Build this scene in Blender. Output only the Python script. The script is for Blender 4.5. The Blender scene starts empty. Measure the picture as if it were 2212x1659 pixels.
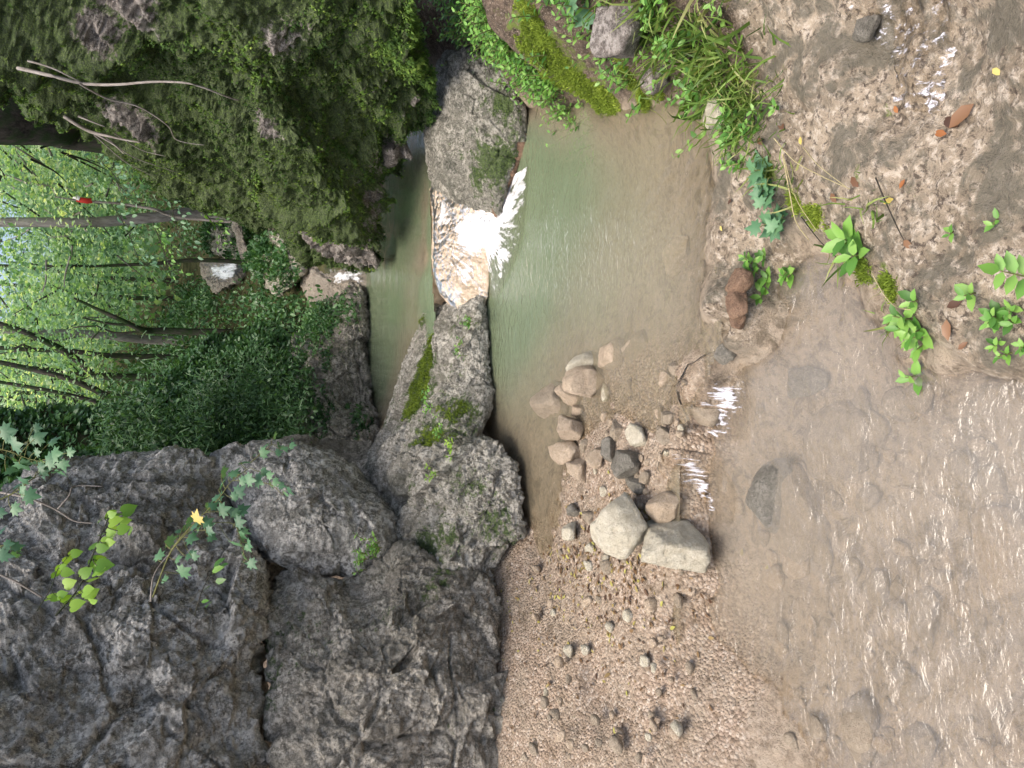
import bpy, math, random
import numpy as np
from mathutils import Vector
random.seed(4); RNG = np.random.default_rng(11)
SC = bpy.context.scene
rad = math.radians

# ------------------------------------------------------------------ camera (held sideways, as the photograph was taken)
CAM_H, PITCH = 1.6, rad(22)
cd = bpy.data.cameras.new("camera"); cam = bpy.data.objects.new("camera", cd)
SC.collection.objects.link(cam); SC.camera = cam
cd.sensor_width = 36; cd.lens = 27; cd.clip_start = 0.02; cd.clip_end = 500
_f = Vector((0, math.cos(PITCH), -math.sin(PITCH))); _r = Vector((1, 0, 0)); _d = Vector((0, -math.sin(PITCH), -math.cos(PITCH)))
import mathutils
# local X = world down-ish, local Y = world right, local Z = backwards
M = mathutils.Matrix(((_d.x, _r.x, -_f.x, 0), (_d.y, _r.y, -_f.y, 0), (_d.z, _r.z, -_f.z, CAM_H), (0, 0, 0, 1)))
cam.matrix_world = M

# ------------------------------------------------------------------ light
SUN_EL = rad(72)
w = bpy.data.worlds.new("World"); SC.world = w; w.use_nodes = True
nt = w.node_tree; nt.nodes.clear()
sky = nt.nodes.new("ShaderNodeTexSky"); sky.sky_type = 'NISHITA'; sky.sun_disc = False
sky.sun_elevation = SUN_EL; sky.sun_rotation = rad(235); sky.air_density = 1.0; sky.dust_density = 6.0; sky.ozone_density = 0.6
bg = nt.nodes.new("ShaderNodeBackground"); bg.inputs[1].default_value = 0.15
wo = nt.nodes.new("ShaderNodeOutputWorld")
nt.links.new(sky.outputs[0], bg.inputs[0]); nt.links.new(bg.outputs[0], wo.inputs[0])
sd = bpy.data.lights.new("sun", 'SUN'); sun = bpy.data.objects.new("sun", sd); SC.collection.objects.link(sun)
sd.energy = 1.3; sd.angle = rad(40); sd.color = (1.0, 0.94, 0.84)
# azimuth measured clockwise from +Y
az = rad(235)
sv = Vector((math.sin(az) * math.cos(SUN_EL), math.cos(az) * math.cos(SUN_EL), math.sin(SUN_EL)))
sun.rotation_euler = sv.to_track_quat('Z', 'Y').to_euler()
SC.view_settings.view_transform = 'Standard'; SC.view_settings.look = 'None'
SC.view_settings.exposure = 1.05; SC.view_settings.gamma = 1
SC.cycles.use_denoising = True
SC.cycles.max_bounces = 6; SC.cycles.transparent_max_bounces = 12; SC.cycles.diffuse_bounces = 3

# ------------------------------------------------------------------ from picture units (2212 wide) to points in the place
K = 1024 / 2212
def ray(px, py):
    px = np.asarray(px, float); py = np.asarray(py, float)
    a = (768 - py * K - 384) / 768; b = (px * K - 512) / 768
    c, s = math.cos(PITCH), math.sin(PITCH)
    return np.stack([a, c - b * s, -s - b * c], -1)
CO = np.array([0, 0, CAM_H])
def G(px, py, z):
    d = ray(px, py); t = (z - CAM_H) / d[..., 2]
    return CO + d * np.asarray(t)[..., None]
def P(px, py, Y):
    d = ray(px, py); t = np.asarray(Y) / d[..., 1]
    return CO + d * np.asarray(t)[..., None]

# ------------------------------------------------------------------ noise
def _h(ix, iy, iz, s):
    n = (ix * 374761393 + iy * 668265263 + iz * 2147483647 + s * 1274126177) & 0xFFFFFFFF
    n = ((n ^ (n >> 13)) * 1274126177) & 0xFFFFFFFF
    n = ((n ^ (n >> 16)) * 2246822519) & 0xFFFFFFFF
    return ((n ^ (n >> 15)) & 0xFFFFFF) / float(0xFFFFFF)
def vnoise(p, s=0):
    i = np.floor(p).astype(np.int64); f = p - i; f = f * f * (3 - 2 * f)
    r = 0
    for dx in (0, 1):
        for dy in (0, 1):
            for dz in (0, 1):
                wgt = (f[:, 0] if dx else 1 - f[:, 0]) * (f[:, 1] if dy else 1 - f[:, 1]) * (f[:, 2] if dz else 1 - f[:, 2])
                r = r + wgt * _h(i[:, 0] + dx, i[:, 1] + dy, i[:, 2] + dz, s)
    return r * 2 - 1
ROTM = np.array([[.36, .48, -.8], [-.8, .6, 0], [.48, .64, .6]])
def fbm(p, freq=1.0, octv=4, s=0, gain=.5):
    q = p * freq; a = 1; r = 0; t = 0
    for k in range(octv):
        r = r + a * vnoise(q, s + k); t += a; a *= gain; q = (q @ ROTM) * 2.03 + 7.1
    return r / t
def ridge(p, freq=1.0, octv=3, s=0):
    q = p * freq; a = 1; r = 0; t = 0
    for k in range(octv):
        r = r + a * (1 - 2 * np.abs(vnoise(q, s + k))); t += a; a *= .5; q = (q @ ROTM) * 2.1 + 3.3
    return r / t
def worley(p, freq, s=0):
    q = p * freq; i = np.floor(q).astype(np.int64); d1 = np.full(len(p), 9.); d2 = d1.copy(); cid = np.zeros(len(p))
    for dx in (-1, 0, 1):
        for dy in (-1, 0, 1):
            for dz in (-1, 0, 1):
                cx, cy, cz = i[:, 0] + dx, i[:, 1] + dy, i[:, 2] + dz
                o = np.stack([cx + _h(cx, cy, cz, s), cy + _h(cx, cy, cz, s + 1), cz + _h(cx, cy, cz, s + 2)], -1)
                d = np.sqrt(((q - o) ** 2).sum(-1)); hh = _h(cx, cy, cz, s + 3)
                m = d < d1; d2 = np.where(m, d1, np.minimum(d2, d)); cid = np.where(m, hh, cid); d1 = np.where(m, d, d1)
    return d1, d2, cid
def facets(p, freq, s=0):
    q = p * freq; i = np.floor(q).astype(np.int64); d1 = np.full(len(p), 9.); val = np.zeros(len(p))
    for dx in (-1, 0, 1):
        for dy in (-1, 0, 1):
            for dz in (-1, 0, 1):
                cx, cy, cz = i[:, 0] + dx, i[:, 1] + dy, i[:, 2] + dz
                o = np.stack([cx + _h(cx, cy, cz, s), cy + _h(cx, cy, cz, s + 1), cz + _h(cx, cy, cz, s + 2)], -1)
                e = q - o; d = (e ** 2).sum(-1)
                g = np.stack([_h(cx, cy, cz, s + 4) - .5, _h(cx, cy, cz, s + 5) - .5, _h(cx, cy, cz, s + 6) - .5], -1)
                v = (e * g).sum(-1) * 1.6 + (_h(cx, cy, cz, s + 7) - .5) * .5
                m = d < d1; val = np.where(m, v, val); d1 = np.where(m, d, d1)
    return val
def stretch(axis, along=.4, across=1.15, up=(0, 1, 0)):
    a = np.array(axis, float); a /= np.linalg.norm(a); b = np.cross(a, up); b /= np.linalg.norm(b); c = np.cross(a, b)
    return np.stack([a * along, b * across, c], 1)
def sstep(a, b, x):
    t = np.clip((x - a) / (b - a), 0, 1); return t * t * (3 - 2 * t)
def inpoly(x, y, poly):
    r = np.zeros(x.shape, bool); n = len(poly)
    for k in range(n):
        x1, y1 = poly[k]; x2, y2 = poly[(k + 1) % n]
        c = ((y1 > y) != (y2 > y)) & (x < (x2 - x1) * (y - y1) / ((y2 - y1) + 1e-12) + x1)
        r ^= c
    return r
def sdist(x, y, poly):
    """signed distance, positive inside"""
    d = np.full(x.shape, 1e9); n = len(poly)
    for k in range(n):
        ax, ay = poly[k]; bx, by = poly[(k + 1) % n]
        vx, vy = bx - ax, by - ay; t = np.clip(((x - ax) * vx + (y - ay) * vy) / (vx * vx + vy * vy + 1e-12), 0, 1)
        d = np.minimum(d, np.hypot(x - ax - t * vx, y - ay - t * vy))
    return np.where(inpoly(x, y, poly), d, -d)
def gpoly(pts, z): return [tuple(G(a, b, z)[:2]) for a, b in pts]

# ------------------------------------------------------------------ objects
def tag(o, label=None, cat=None, group=None, kind=None):
    if label: o['label'] = label
    if cat: o['category'] = cat
    if group: o['group'] = group
    if kind: o['kind'] = kind
    return o
def raw_mesh(name, V, Fs, mats, attrs=None, smooth=True, mi=None):
    """V (n,3); Fs list of (m,k) index arrays"""
    V = np.asarray(V, np.float32)
    me = bpy.data.meshes.new(name); me.vertices.add(len(V)); me.vertices.foreach_set('co', V.ravel())
    Fs = [np.asarray(f, np.int32) for f in Fs if len(f)]
    nl = sum(f.size for f in Fs); npoly = sum(len(f) for f in Fs)
    me.loops.add(nl); me.polygons.add(npoly)
    me.loops.foreach_set('vertex_index', np.concatenate([f.ravel() for f in Fs]))
    tot = np.concatenate([np.full(len(f), f.shape[1], np.int32) for f in Fs])
    st = np.concatenate([[0], np.cumsum(tot)[:-1]]).astype(np.int32)
    me.polygons.foreach_set('loop_start', st)
    try: me.polygons.foreach_set('loop_total', tot)
    except Exception: pass
    me.polygons.foreach_set('use_smooth', np.full(npoly, smooth))
    if mi is not None: me.polygons.foreach_set('material_index', np.asarray(mi, np.int32))
    for k, v in (attrs or {}).items():
        at = me.attributes.new(k, 'FLOAT', 'POINT'); at.data.foreach_set('value', np.asarray(v, np.float32))
    me.update(calc_edges=True); me.validate()
    for m in (mats if isinstance(mats, (list, tuple)) else [mats]): me.materials.append(m)
    return me
def link(name, V, Fs, mat, parent=None, attrs=None, smooth=True, origin=None, **kw):
    V = np.asarray(V, float)
    if parent is not None: org = np.array(parent.get('_o', (0, 0, 0)))
    elif origin is not None: org = np.array(origin)
    else: org = np.array([V[:, 0].mean(), V[:, 1].mean(), V[:, 2].min()])
    me = raw_mesh(name, V - org, Fs, mat, attrs, smooth, **kw)
    o = bpy.data.objects.new(name, me); SC.collection.objects.link(o)
    if parent is not None: o.parent = parent
    else: o.location = org
    ORG[o.name] = org
    return o
ORG = {}
def empty(name, loc):
    o = bpy.data.objects.new(name, None); SC.collection.objects.link(o); o.location = loc
    o.empty_display_size = .05
    ORG[o.name] = np.array(loc, float); return o
def child(name, V, Fs, mat, parent, **kw):
    V = np.asarray(V, float); org = ORG[parent.name]
    me = raw_mesh(name, V - org, Fs, mat, kw.get('attrs'), kw.get('smooth', True))
    o = bpy.data.objects.new(name, me); SC.collection.objects.link(o); o.parent = parent
    ORG[o.name] = org; return o
def vnormals(V, Fs):
    N = np.zeros_like(V)
    for F in Fs:
        a, b, c = V[F[:, 0]], V[F[:, 1]], V[F[:, 2]]; n = np.cross(b - a, c - a)
        if F.shape[1] == 4: n = n + np.cross(c - a, V[F[:, 3]] - a)
        for k in range(F.shape[1]): np.add.at(N, F[:, k], n)
    return N / (np.linalg.norm(N, axis=1, keepdims=True) + 1e-12)

# ------------------------------------------------------------------ materials
def L(c): return tuple((v / 255 / 12.92 if v / 255 <= .04045 else ((v / 255 + .055) / 1.055) ** 2.4) for v in c) + (1,)
class NM:
    def __init__(s, name):
        s.m = bpy.data.materials.new(name); s.m.use_nodes = True; s.t = s.m.node_tree; s.t.nodes.clear()
        s.out = s.n('OutputMaterial'); s.tc = s.n('TexCoord').outputs['Object']
    def n(s, k, **kw):
        x = s.t.nodes.new('ShaderNode' + k)
        for a, b in kw.items(): setattr(x, a, b)
        return x
    def l(s, a, b): s.t.links.new(a, b)
    def setin(s, sock, v):
        if hasattr(v, 'is_linked') or hasattr(v, 'links'): s.l(v, sock)
        else: sock.default_value = v
    def mapped(s, scale=(1, 1, 1), rot=(0, 0, 0)):
        m = s.n('Mapping'); s.l(s.tc, m.inputs[0]); m.inputs['Scale'].default_value = scale; m.inputs['Rotation'].default_value = rot; return m.outputs[0]
    def noise(s, scale, detail=6, rough=.6, vec=None, dist=0):
        x = s.n('TexNoise'); s.l(vec or s.tc, x.inputs['Vector']); x.inputs['Scale'].default_value = scale
        x.inputs['Detail'].default_value = detail; x.inputs['Roughness'].default_value = rough; x.inputs['Distortion'].default_value = dist
        return x.outputs['Fac']
    def vor(s, scale, feature='F1', out='Distance', vec=None):
        x = s.n('TexVoronoi', feature=feature); s.l(vec or s.tc, x.inputs['Vector']); x.inputs['Scale'].default_value = scale
        return x.outputs[out]
    def ramp(s, fac, stops):
        r = s.n('ValToRGB'); s.l(fac, r.inputs[0]); e = r.color_ramp.elements
        while len(e) < len(stops): e.new(.5)
        for k, (p, c) in enumerate(stops):
            e[k].position = p; e[k].color = c if isinstance(c, tuple) else (c, c, c, 1)
        return r.outputs[0]
    def mix(s, f, a, b, mode='MIX'):
        x = s.n('Mix', data_type='RGBA', blend_type=mode); s.setin(x.inputs[0], f); s.setin(x.inputs[6], a); s.setin(x.inputs[7], b); return x.outputs[2]
    def math(s, op, a, b=0, clamp=False):
        x = s.n('Math', operation=op, use_clamp=clamp); s.setin(x.inputs[0], a); s.setin(x.inputs[1], b); return x.outputs[0]
    def attr(s, name): return s.n('Attribute', attribute_name=name).outputs['Fac']
    def bump(s, h, dist, strength=1, prev=None):
        b = s.n('Bump'); b.inputs['Strength'].default_value = strength; b.inputs['Distance'].default_value = dist; s.l(h, b.inputs['Height'])
        if prev is not None: s.l(prev, b.inputs['Normal'])
        return b.outputs[0]
    def pbr(s, col, rough=.9, normal=None, spec=.3, **kw):
        p = s.n('BsdfPrincipled'); s.setin(p.inputs['Base Color'], col); s.setin(p.inputs['Roughness'], rough)
        p.inputs['Specular IOR Level'].default_value = spec
        if normal is not None: s.l(normal, p.inputs['Normal'])
        for k, v in kw.items(): s.setin(p.inputs[k], v)
        return p.outputs[0]
    def done(s, sh): s.l(sh, s.out.inputs['Surface']); return s.m

MOSS1, MOSS2 = (.022, .045, .012, 1), (.075, .125, .026, 1)
def rock_mat(name, dark, mid, light, scale=1.0, speck=.5, wet=0.0, bumpd=.012, use_moss=True, pits=True):
    m = NM(name)
    big = m.noise(1.7 * scale, 5, .6); med = m.noise(9 * scale, 8, .7); fine = m.noise(60 * scale, 6, .75); vf = m.noise(190 * scale, 3, .6)
    c = m.mix(m.ramp(med, [(.36, 0), (.62, 1)]), dark, mid)
    c = m.mix(m.ramp(big, [(.38, 0), (.66, .65)]), c, dark)
    sp = m.math('MULTIPLY', m.ramp(fine, [(.50, 0), (.555, 1)]), m.ramp(m.noise(5 * scale, 4, .6), [(.36, .15), (.6, 1)]))
    c = m.mix(m.math('MULTIPLY', sp, speck), c, light)
    sp2 = m.ramp(m.vor(45 * scale), [(.12, 1), (.22, 0)])
    sp2 = m.math('MULTIPLY', sp2, m.ramp(m.noise(22 * scale, 3, .6), [(.5, 0), (.56, 1)]))
    c = m.mix(m.math('MULTIPLY', sp2, speck * 1.3, True), c, light)
    lich = m.math('MULTIPLY', m.ramp(m.noise(20 * scale, 8, .78), [(.50, 0), (.55, 1)]), m.ramp(m.noise(2.6 * scale, 4, .65), [(.38, .25), (.54, 1)]))
    c = m.mix(m.math('MULTIPLY', lich, speck * .95, True), c, light)
    if pits:
        pt = m.ramp(m.noise(34 * scale, 5, .7), [(.33, 1), (.42, 0)])
        c = m.mix(m.math('MULTIPLY', pt, .75), c, (dark[0] * .35, dark[1] * .35, dark[2] * .35, 1))
    c = m.mix(m.ramp(vf, [(.35, .0), (.65, .35)]), c, light)
    stn = m.ramp(m.noise(2.2 * scale, 5, .65, m.mapped((1.6, 1.6, .35)), .5), [(.52, 0), (.64, .45)])
    c = m.mix(stn, c, (dark[0] * .7, dark[1] * .8, dark[2] * .62, 1)) if use_moss else c
    mo = None
    if use_moss:
        a = m.attr('moss'); k = m.math('ADD', a, m.math('MULTIPLY', m.math('SUBTRACT', m.noise(28, 6, .7), .5), 1.6))
        mo = m.ramp(k, [(.42, 0), (.58, 1)])
        mc = m.mix(m.ramp(m.noise(75, 6, .75), [(.40, 0), (.60, 1)]), MOSS1, MOSS2)
        mc = m.mix(m.ramp(m.noise(150, 4, .7), [(.55, 0), (.62, .8)]), mc, (.17, .25, .05, 1))
        c = m.mix(m.math('MULTIPLY', mo, .9), c, mc)
    h = m.math('ADD', m.math('MULTIPLY', med, 1.2), m.math('MULTIPLY', fine, .5))
    n1 = m.bump(h, bumpd * 3.2, 1)
    n2 = m.bump(m.noise(130 * scale, 4, .7), bumpd * .35, .9, n1)
    return m.done(m.pbr(c, .9 - .5 * wet, n2, .3 + .3 * wet))
R_GREY = rock_mat('grey_limestone', (.062, .058, .048, 1), (.30, .285, .25, 1), (.80, .77, .70, 1), 1.0, .85)
R_DARK = rock_mat('dark_limestone', (.06, .055, .042, 1), (.26, .235, .185, 1), (.72, .67, .58, 1), 1.2, .7)
R_LEDGE = rock_mat('lichened_limestone', (.08, .075, .055, 1), (.24, .225, .18, 1), (.64, .61, .54, 1), 1.1, .8)
FARTUFA = rock_mat('far_tufa', (.22, .18, .14, 1), (.38, .33, .27, 1), (.52, .47, .41, 1), 1.6, .3, wet=.5, use_moss=False, pits=True, bumpd=.01)
R_CLIFF = rock_mat('tufa_cliff_rock', (.05, .04, .035, 1), (.20, .17, .145, 1), (.50, .46, .42, 1), 1.2, .8)
R_BOULD = rock_mat('mottled_boulder', (.03, .034, .022, 1), (.105, .105, .075, 1), (.60, .57, .50, 1), 1.2, .7)
R_PALE = rock_mat('pale_limestone', (.48, .42, .29, 1), (.70, .65, .50, 1), (.85, .81, .70, 1), 3.0, .4, use_moss=False, bumpd=.010, pits=False)
R_PINK = rock_mat('buff_stone', (.33, .245, .165, 1), (.54, .42, .30, 1), (.72, .62, .49, 1), 4.0, .4, use_moss=False, bumpd=.007, pits=False)
R_WETG = rock_mat('wet_green_stone', (.08, .075, .055, 1), (.22, .205, .16, 1), (.40, .37, .32, 1), 4.0, .5, wet=.9, use_moss=False, bumpd=.007)
R_TANW = rock_mat('wet_tan_stone', (.23, .18, .12, 1), (.42, .34, .245, 1), (.56, .48, .38, 1), 4.0, .3, wet=.7, use_moss=False, bumpd=.007, pits=False)
R_RUST = rock_mat('rusty_tufa', (.12, .06, .035, 1), (.34, .20, .12, 1), (.50, .36, .25, 1), 4.0, .3, wet=.4, use_moss=False, bumpd=.010)

def ground_mat():
    m = NM('stream_bed')
    grav, trav, soil, moss, wet, pale = [m.attr(k) for k in ('gravel', 'trav', 'soil', 'moss', 'wet', 'pale')]
    n1 = m.noise(5, 8, .65); n2 = m.noise(40, 7, .7); n3 = m.noise(160, 4, .65)
    silt = m.mix(m.ramp(n1, [(.3, 0), (.7, 1)]), (.25, .20, .145, 1), (.39, .325, .25, 1))
    silt = m.mix(m.ramp(n2, [(.38, .75), (.5, 0)]), silt, (.14, .105, .07, 1))
    silt = m.mix(m.ramp(m.noise(9, 7, .72, dist=.8), [(.40, .85), (.47, 0)]), silt, (.11, .085, .055, 1))
    silt = m.mix(m.ramp(m.noise(14, 6, .7), [(.50, 0), (.66, .7)]), silt, (.43, .35, .26, 1))
    # pebbles
    v = m.n('TexVoronoi', feature='F1'); m.l(m.tc, v.inputs['Vector']); v.inputs['Scale'].default_value = 85
    sep = m.n('SeparateColor'); m.l(v.outputs['Color'], sep.inputs[0])
    peb = m.ramp(sep.outputs[0], [(0, (.20, .14, .09, 1)), (.4, (.37, .275, .20, 1)), (.75, (.47, .365, .28, 1)), (1, (.63, .54, .45, 1))])
    peb = m.mix(m.ramp(v.outputs['Distance'], [(.45, 0), (.85, .5)]), peb, (.14, .09, .06, 1))
    c = m.mix(m.math('MULTIPLY', grav, m.ramp(m.noise(6, 5, .6), [(.38, .25), (.6, .8)])), silt, peb)
    tr = m.mix(m.ramp(n1, [(.35, 0), (.65, 1)]), (.20, .16, .112, 1), (.40, .33, .245, 1))
    tr = m.mix(m.ramp(n2, [(.50, 0), (.60, .8)]), tr, (.54, .47, .385, 1))
    tr = m.mix(m.ramp(m.noise(55, 6, .75, dist=.4), [(.40, .95), (.49, 0)]), tr, (.07, .052, .038, 1))
    tr = m.mix(m.ramp(m.noise(7, 6, .7, dist=.6), [(.47, 0), (.57, .85)]), tr, (.115, .105, .078, 1))
    c = m.mix(trav, c, tr)
    so = m.mix(m.ramp(n2, [(.35, 0), (.7, 1)]), (.035, .024, .016, 1), (.19, .14, .10, 1))
    so = m.mix(m.ramp(n3, [(.56, 0), (.68, .7)]), so, (.42, .36, .3, 1))
    c = m.mix(soil, c, so)
    pl = m.mix(m.ramp(m.noise(16, 6, .7), [(.38, 0), (.6, 1)]), (.42, .30, .19, 1), (.66, .56, .45, 1))
    c = m.mix(pale, c, pl)
    k = m.math('ADD', moss, m.math('MULTIPLY', m.math('SUBTRACT', m.noise(24, 6, .7), .5), 1.5))
    mc = m.mix(m.noise(90, 4, .6), (.05, .08, .012, 1), (.19, .25, .04, 1))
    c = m.mix(m.ramp(k, [(.45, 0), (.6, .92)]), c, mc)
    h = m.math('ADD', m.math('MULTIPLY', n2, .8), m.math('MULTIPLY', n3, .3))
    h = m.math('ADD', h, m.math('MULTIPLY', m.math('SUBTRACT', 1.0, v.outputs['Distance']), m.math('MULTIPLY', grav, .8)))
    nn = m.bump(h, .016, 1)
    r = m.math('SUBTRACT', .85, m.math('MULTIPLY', wet, .45))
    return m.done(m.pbr(c, r, nn, .4))
def water_mat(name, milk, tint, wave_scale=(1, 1, 1), rot=0, amp=.01, sc=14, rough=.04, fine=.4):
    m = NM(name)
    t = m.attr('turb')
    diff = m.n('BsdfDiffuse')
    deep = m.attr('deep')
    m.l(m.mix(deep, milk[0], milk[1]), diff.inputs['Color'])
    tr = m.n('BsdfTransparent'); tr.inputs['Color'].default_value = tint
    a = m.n('MixShader'); m.l(t, a.inputs[0]); m.l(tr.outputs[0], a.inputs[1]); m.l(diff.outputs[0], a.inputs[2])
    vec = m.mapped(wave_scale, (0, 0, rot))
    w1 = m.noise(sc, 3, .55, vec, .6); w2 = m.noise(sc * 3.1, 3, .6, vec, .4)
    w1 = m.math('MULTIPLY', w1, m.ramp(m.noise(1.5, 2, .5), [(.3, .35), (.65, 1)]))
    h = m.math('ADD', w1, m.math('MULTIPLY', w2, fine * .4))
    nb = m.bump(h, amp, 1)
    g = m.n('BsdfGlossy'); g.inputs['Roughness'].default_value = rough; g.inputs['Color'].default_value = (1, 1, 1, 1); m.l(nb, g.inputs['Normal'])
    fr = m.n('Fresnel'); fr.inputs['IOR'].default_value = 1.55; m.l(nb, fr.inputs['Normal'])
    b = m.n('MixShader'); m.l(fr.outputs[0], b.inputs[0]); m.l(a.outputs[0], b.inputs[1]); m.l(g.outputs[0], b.inputs[2])
    return m.done(b.outputs[0])
def fall_mat(name, stretch, rot, cover=.5, sc=30, gain=1.0, thr=.46, white=(.86, .87, .90, 1), soft=.42):
    """running water: clear film with white broken streaks along the flow"""
    m = NM(name)
    vec = m.mapped(stretch, rot)
    n = m.noise(sc, 6, .7, vec, .3)
    k = m.math('ADD', m.math('MULTIPLY', m.math('SUBTRACT', n, .5), gain), m.attr('foam'))
    f = m.ramp(k, [(thr - .08, 0), (thr + .10, .55), (thr + soft, 1)])
    nb = m.bump(n, .0025, 1)
    wh = m.pbr(white, .35, nb, .5)
    tr = m.n('BsdfTransparent'); tr.inputs[0].default_value = (.95, .94, .92, 1)
    g = m.n('BsdfGlossy'); g.inputs['Roughness'].default_value = .3; m.l(nb, g.inputs['Normal'])
    fr = m.n('Fresnel'); fr.inputs['IOR'].default_value = 1.33; m.l(nb, fr.inputs['Normal'])
    a = m.n('MixShader'); m.l(fr.outputs[0], a.inputs[0]); m.l(tr.outputs[0], a.inputs[1]); m.l(g.outputs[0], a.inputs[2])
    b = m.n('MixShader'); m.l(f, b.inputs[0]); m.l(a.outputs[0], b.inputs[1]); m.l(wh, b.inputs[2])
    return m.done(b.outputs[0])
def leaf_mat(name, cols, trans=.35, rough=.5, spec=.3):
    m = NM(name)
    c = m.ramp(m.attr('rnd'), [(k / (len(cols) - 1), x + (1,)) for k, x in enumerate(cols)])
    p = m.pbr(c, rough, None, spec)
    t = m.n('BsdfTranslucent'); m.l(m.mix(1.0, c, (1.3, 1.25, .6, 1), 'MULTIPLY'), t.inputs[0])
    x = m.n('MixShader'); x.inputs[0].default_value = trans; m.l(p, x.inputs[1]); m.l(t.outputs[0], x.inputs[2])
    return m.done(x.outputs[0])
def bark_mat(name, a, b, moss=0):
    m = NM(name); v = m.mapped((1, 1, .25)); n = m.noise(30, 6, .7, v)
    c = m.mix(m.ramp(n, [(.35, 0), (.65, 1)]), a, b)
    if moss: c = m.mix(m.ramp(m.noise(6, 5, .6), [(.5 - moss * .2, 0), (.6, .9)]), c, MOSS1)
    return m.done(m.pbr(c, .9, m.bump(n, .012), .2))
GROUND = ground_mat()
MILK = ((.30, .26, .185, 1), (.15, .19, .115, 1))
MILK_FG = ((.345, .315, .265, 1), (.28, .26, .22, 1))
W_MAIN = water_mat('pool_water', MILK, (.93, .93, .88, 1), (1, 1.5, 1), 0, .012, 14, fine=.8)
W_UP = water_mat('upper_pool_water', MILK, (.93, .93, .88, 1), (1, 2, 1), 0, .004, 12)
W_FG = water_mat('shallow_water', MILK_FG, (.96, .94, .9, 1), (1.0, 1.7, 1), rad(-35), .013, 12, fine=.6)
F_MAIN = fall_mat('falling_water', (1, .35, .35), (0, 0, 0), .55, 45, .7, .40)
F_SPILL = fall_mat('spilling_water', (1, .2, .2), (0, 0, rad(-25)), .35, 85, 1.9, .60, (.72, .73, .80, 1))
F_FLOW = fall_mat('trickling_water', (1.0, .5, .5), (0, 0, rad(30)), .2, 70, 2.4, .60, (.75, .75, .82, 1))
F_BACK = fall_mat('far_falling_water', (1, .3, .3), (0, 0, 0), .25, 20, 2.0, .55)
LM_MOSS = leaf_mat('moss_fronds', [(.022, .050, .014), (.055, .115, .022), (.12, .21, .036), (.25, .34, .07)], .25, .8)
LM_MOSSB = leaf_mat('bright_moss', [(.09, .14, .018), (.19, .27, .03), (.32, .40, .06)], .25, .8)
LM_FOREST = leaf_mat('forest_leaves', [(.05, .12, .06), (.12, .25, .13), (.22, .39, .21), (.42, .58, .36)], .5)  # greens lightened and whitened in the colour to stand in for haze
LM_FORESTB = leaf_mat('sunlit_tint_leaves', [(.13, .26, .12), (.25, .42, .21), (.42, .58, .32), (.68, .76, .48)], .5)  # brighter copy of the forest leaves, sunlight and haze mixed into its colour
LM_IVY = leaf_mat('undergrowth_leaves', [(.025, .065, .025), (.055, .14, .05), (.10, .22, .08), (.17, .32, .12)], .3, .4, .5)
LM_HERB = leaf_mat('herb_leaves', [(.05, .14, .025), (.10, .25, .045), (.17, .36, .07), (.24, .42, .10)], .35, .4, .4)
LM_MAPLE = leaf_mat('maple_leaves', [(.055, .14, .075), (.085, .20, .10), (.12, .25, .12)], .25, .45, .4)
LM_LIME = leaf_mat('lime_leaves', [(.12, .26, .03), (.22, .40, .05), (.32, .50, .07)], .4, .45, .4)
LM_GRASS = leaf_mat('grass_blades', [(.05, .10, .02), (.12, .21, .04), (.20, .31, .07), (.33, .34, .14)], .3, .5)
LM_YEL = leaf_mat('yellow_leaf', [(.48, .38, .10), (.55, .46, .16)], .2)
LM_ORA = leaf_mat('orange_leaf', [(.26, .10, .035), (.34, .15, .06)], .2)
LM_BRN = leaf_mat('brown_leaf', [(.06, .03, .018), (.14, .07, .035), (.22, .12, .06)], .1, .4, .5)
B_GREY = bark_mat('grey_bark', (.12, .11, .10, 1), (.27, .26, .24, 1))
B_DARK = bark_mat('dark_bark', (.02, .018, .015, 1), (.075, .065, .055, 1), .2)
B_DEAD = bark_mat('bleached_wood', (.15, .13, .11, 1), (.36, .33, .30, 1))
B_STEM = bark_mat('green_stem', (.12, .14, .05, 1), (.25, .24, .10, 1))
B_STRAW = bark_mat('straw_stalk', (.28, .24, .12, 1), (.50, .44, .26, 1))

# ------------------------------------------------------------------ leaf templates (x across, y along, z up)
def T(v, f): return np.array(v, float), f
LEAF = T([(0, 0, 0), (-.22, .30, .05), (0, .35, 0), (.22, .30, .05), (-.2, .68, .03), (0, .7, -.03), (.2, .68, .03), (0, 1, -.1)],
         [(0, 2, 1), (0, 3, 2), (1, 2, 5), (1, 5, 4), (2, 3, 6), (2, 6, 5), (4, 5, 7), (5, 6, 7)])
SIMPLE = T([(0, 0, 0), (-.3, .45, .08), (0, 1, -.08), (.3, .45, .08)], [(0, 3, 1), (1, 3, 2)])
BLADE = T([(-.035, 0, 0), (.035, 0, 0), (-.03, .35, .12), (.03, .35, .12), (-.02, .7, .1), (.02, .7, .1), (0, 1, -.1)],
          [(0, 1, 3), (0, 3, 2), (2, 3, 5), (2, 5, 4), (4, 5, 6)])
FROND = T([(0, 0, 0), (-.13, .5, .10), (.13, .5, .10), (0, 1, -.05), (-.5, .5, .12), (-.36, .25, .06), (.5, .5, .12), (.36, .25, .06)],
          [(0, 2, 1), (1, 2, 3), (0, 5, 4), (0, 6, 7)])
FROND2 = T([(0, 0, 0), (-.07, .5, .08), (.07, .5, .08), (0, 1, -.08), (-.34, .62, .1), (.34, .5, .1)], [(0, 2, 1), (1, 2, 3), (0, 1, 4), (0, 5, 2)])
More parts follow.
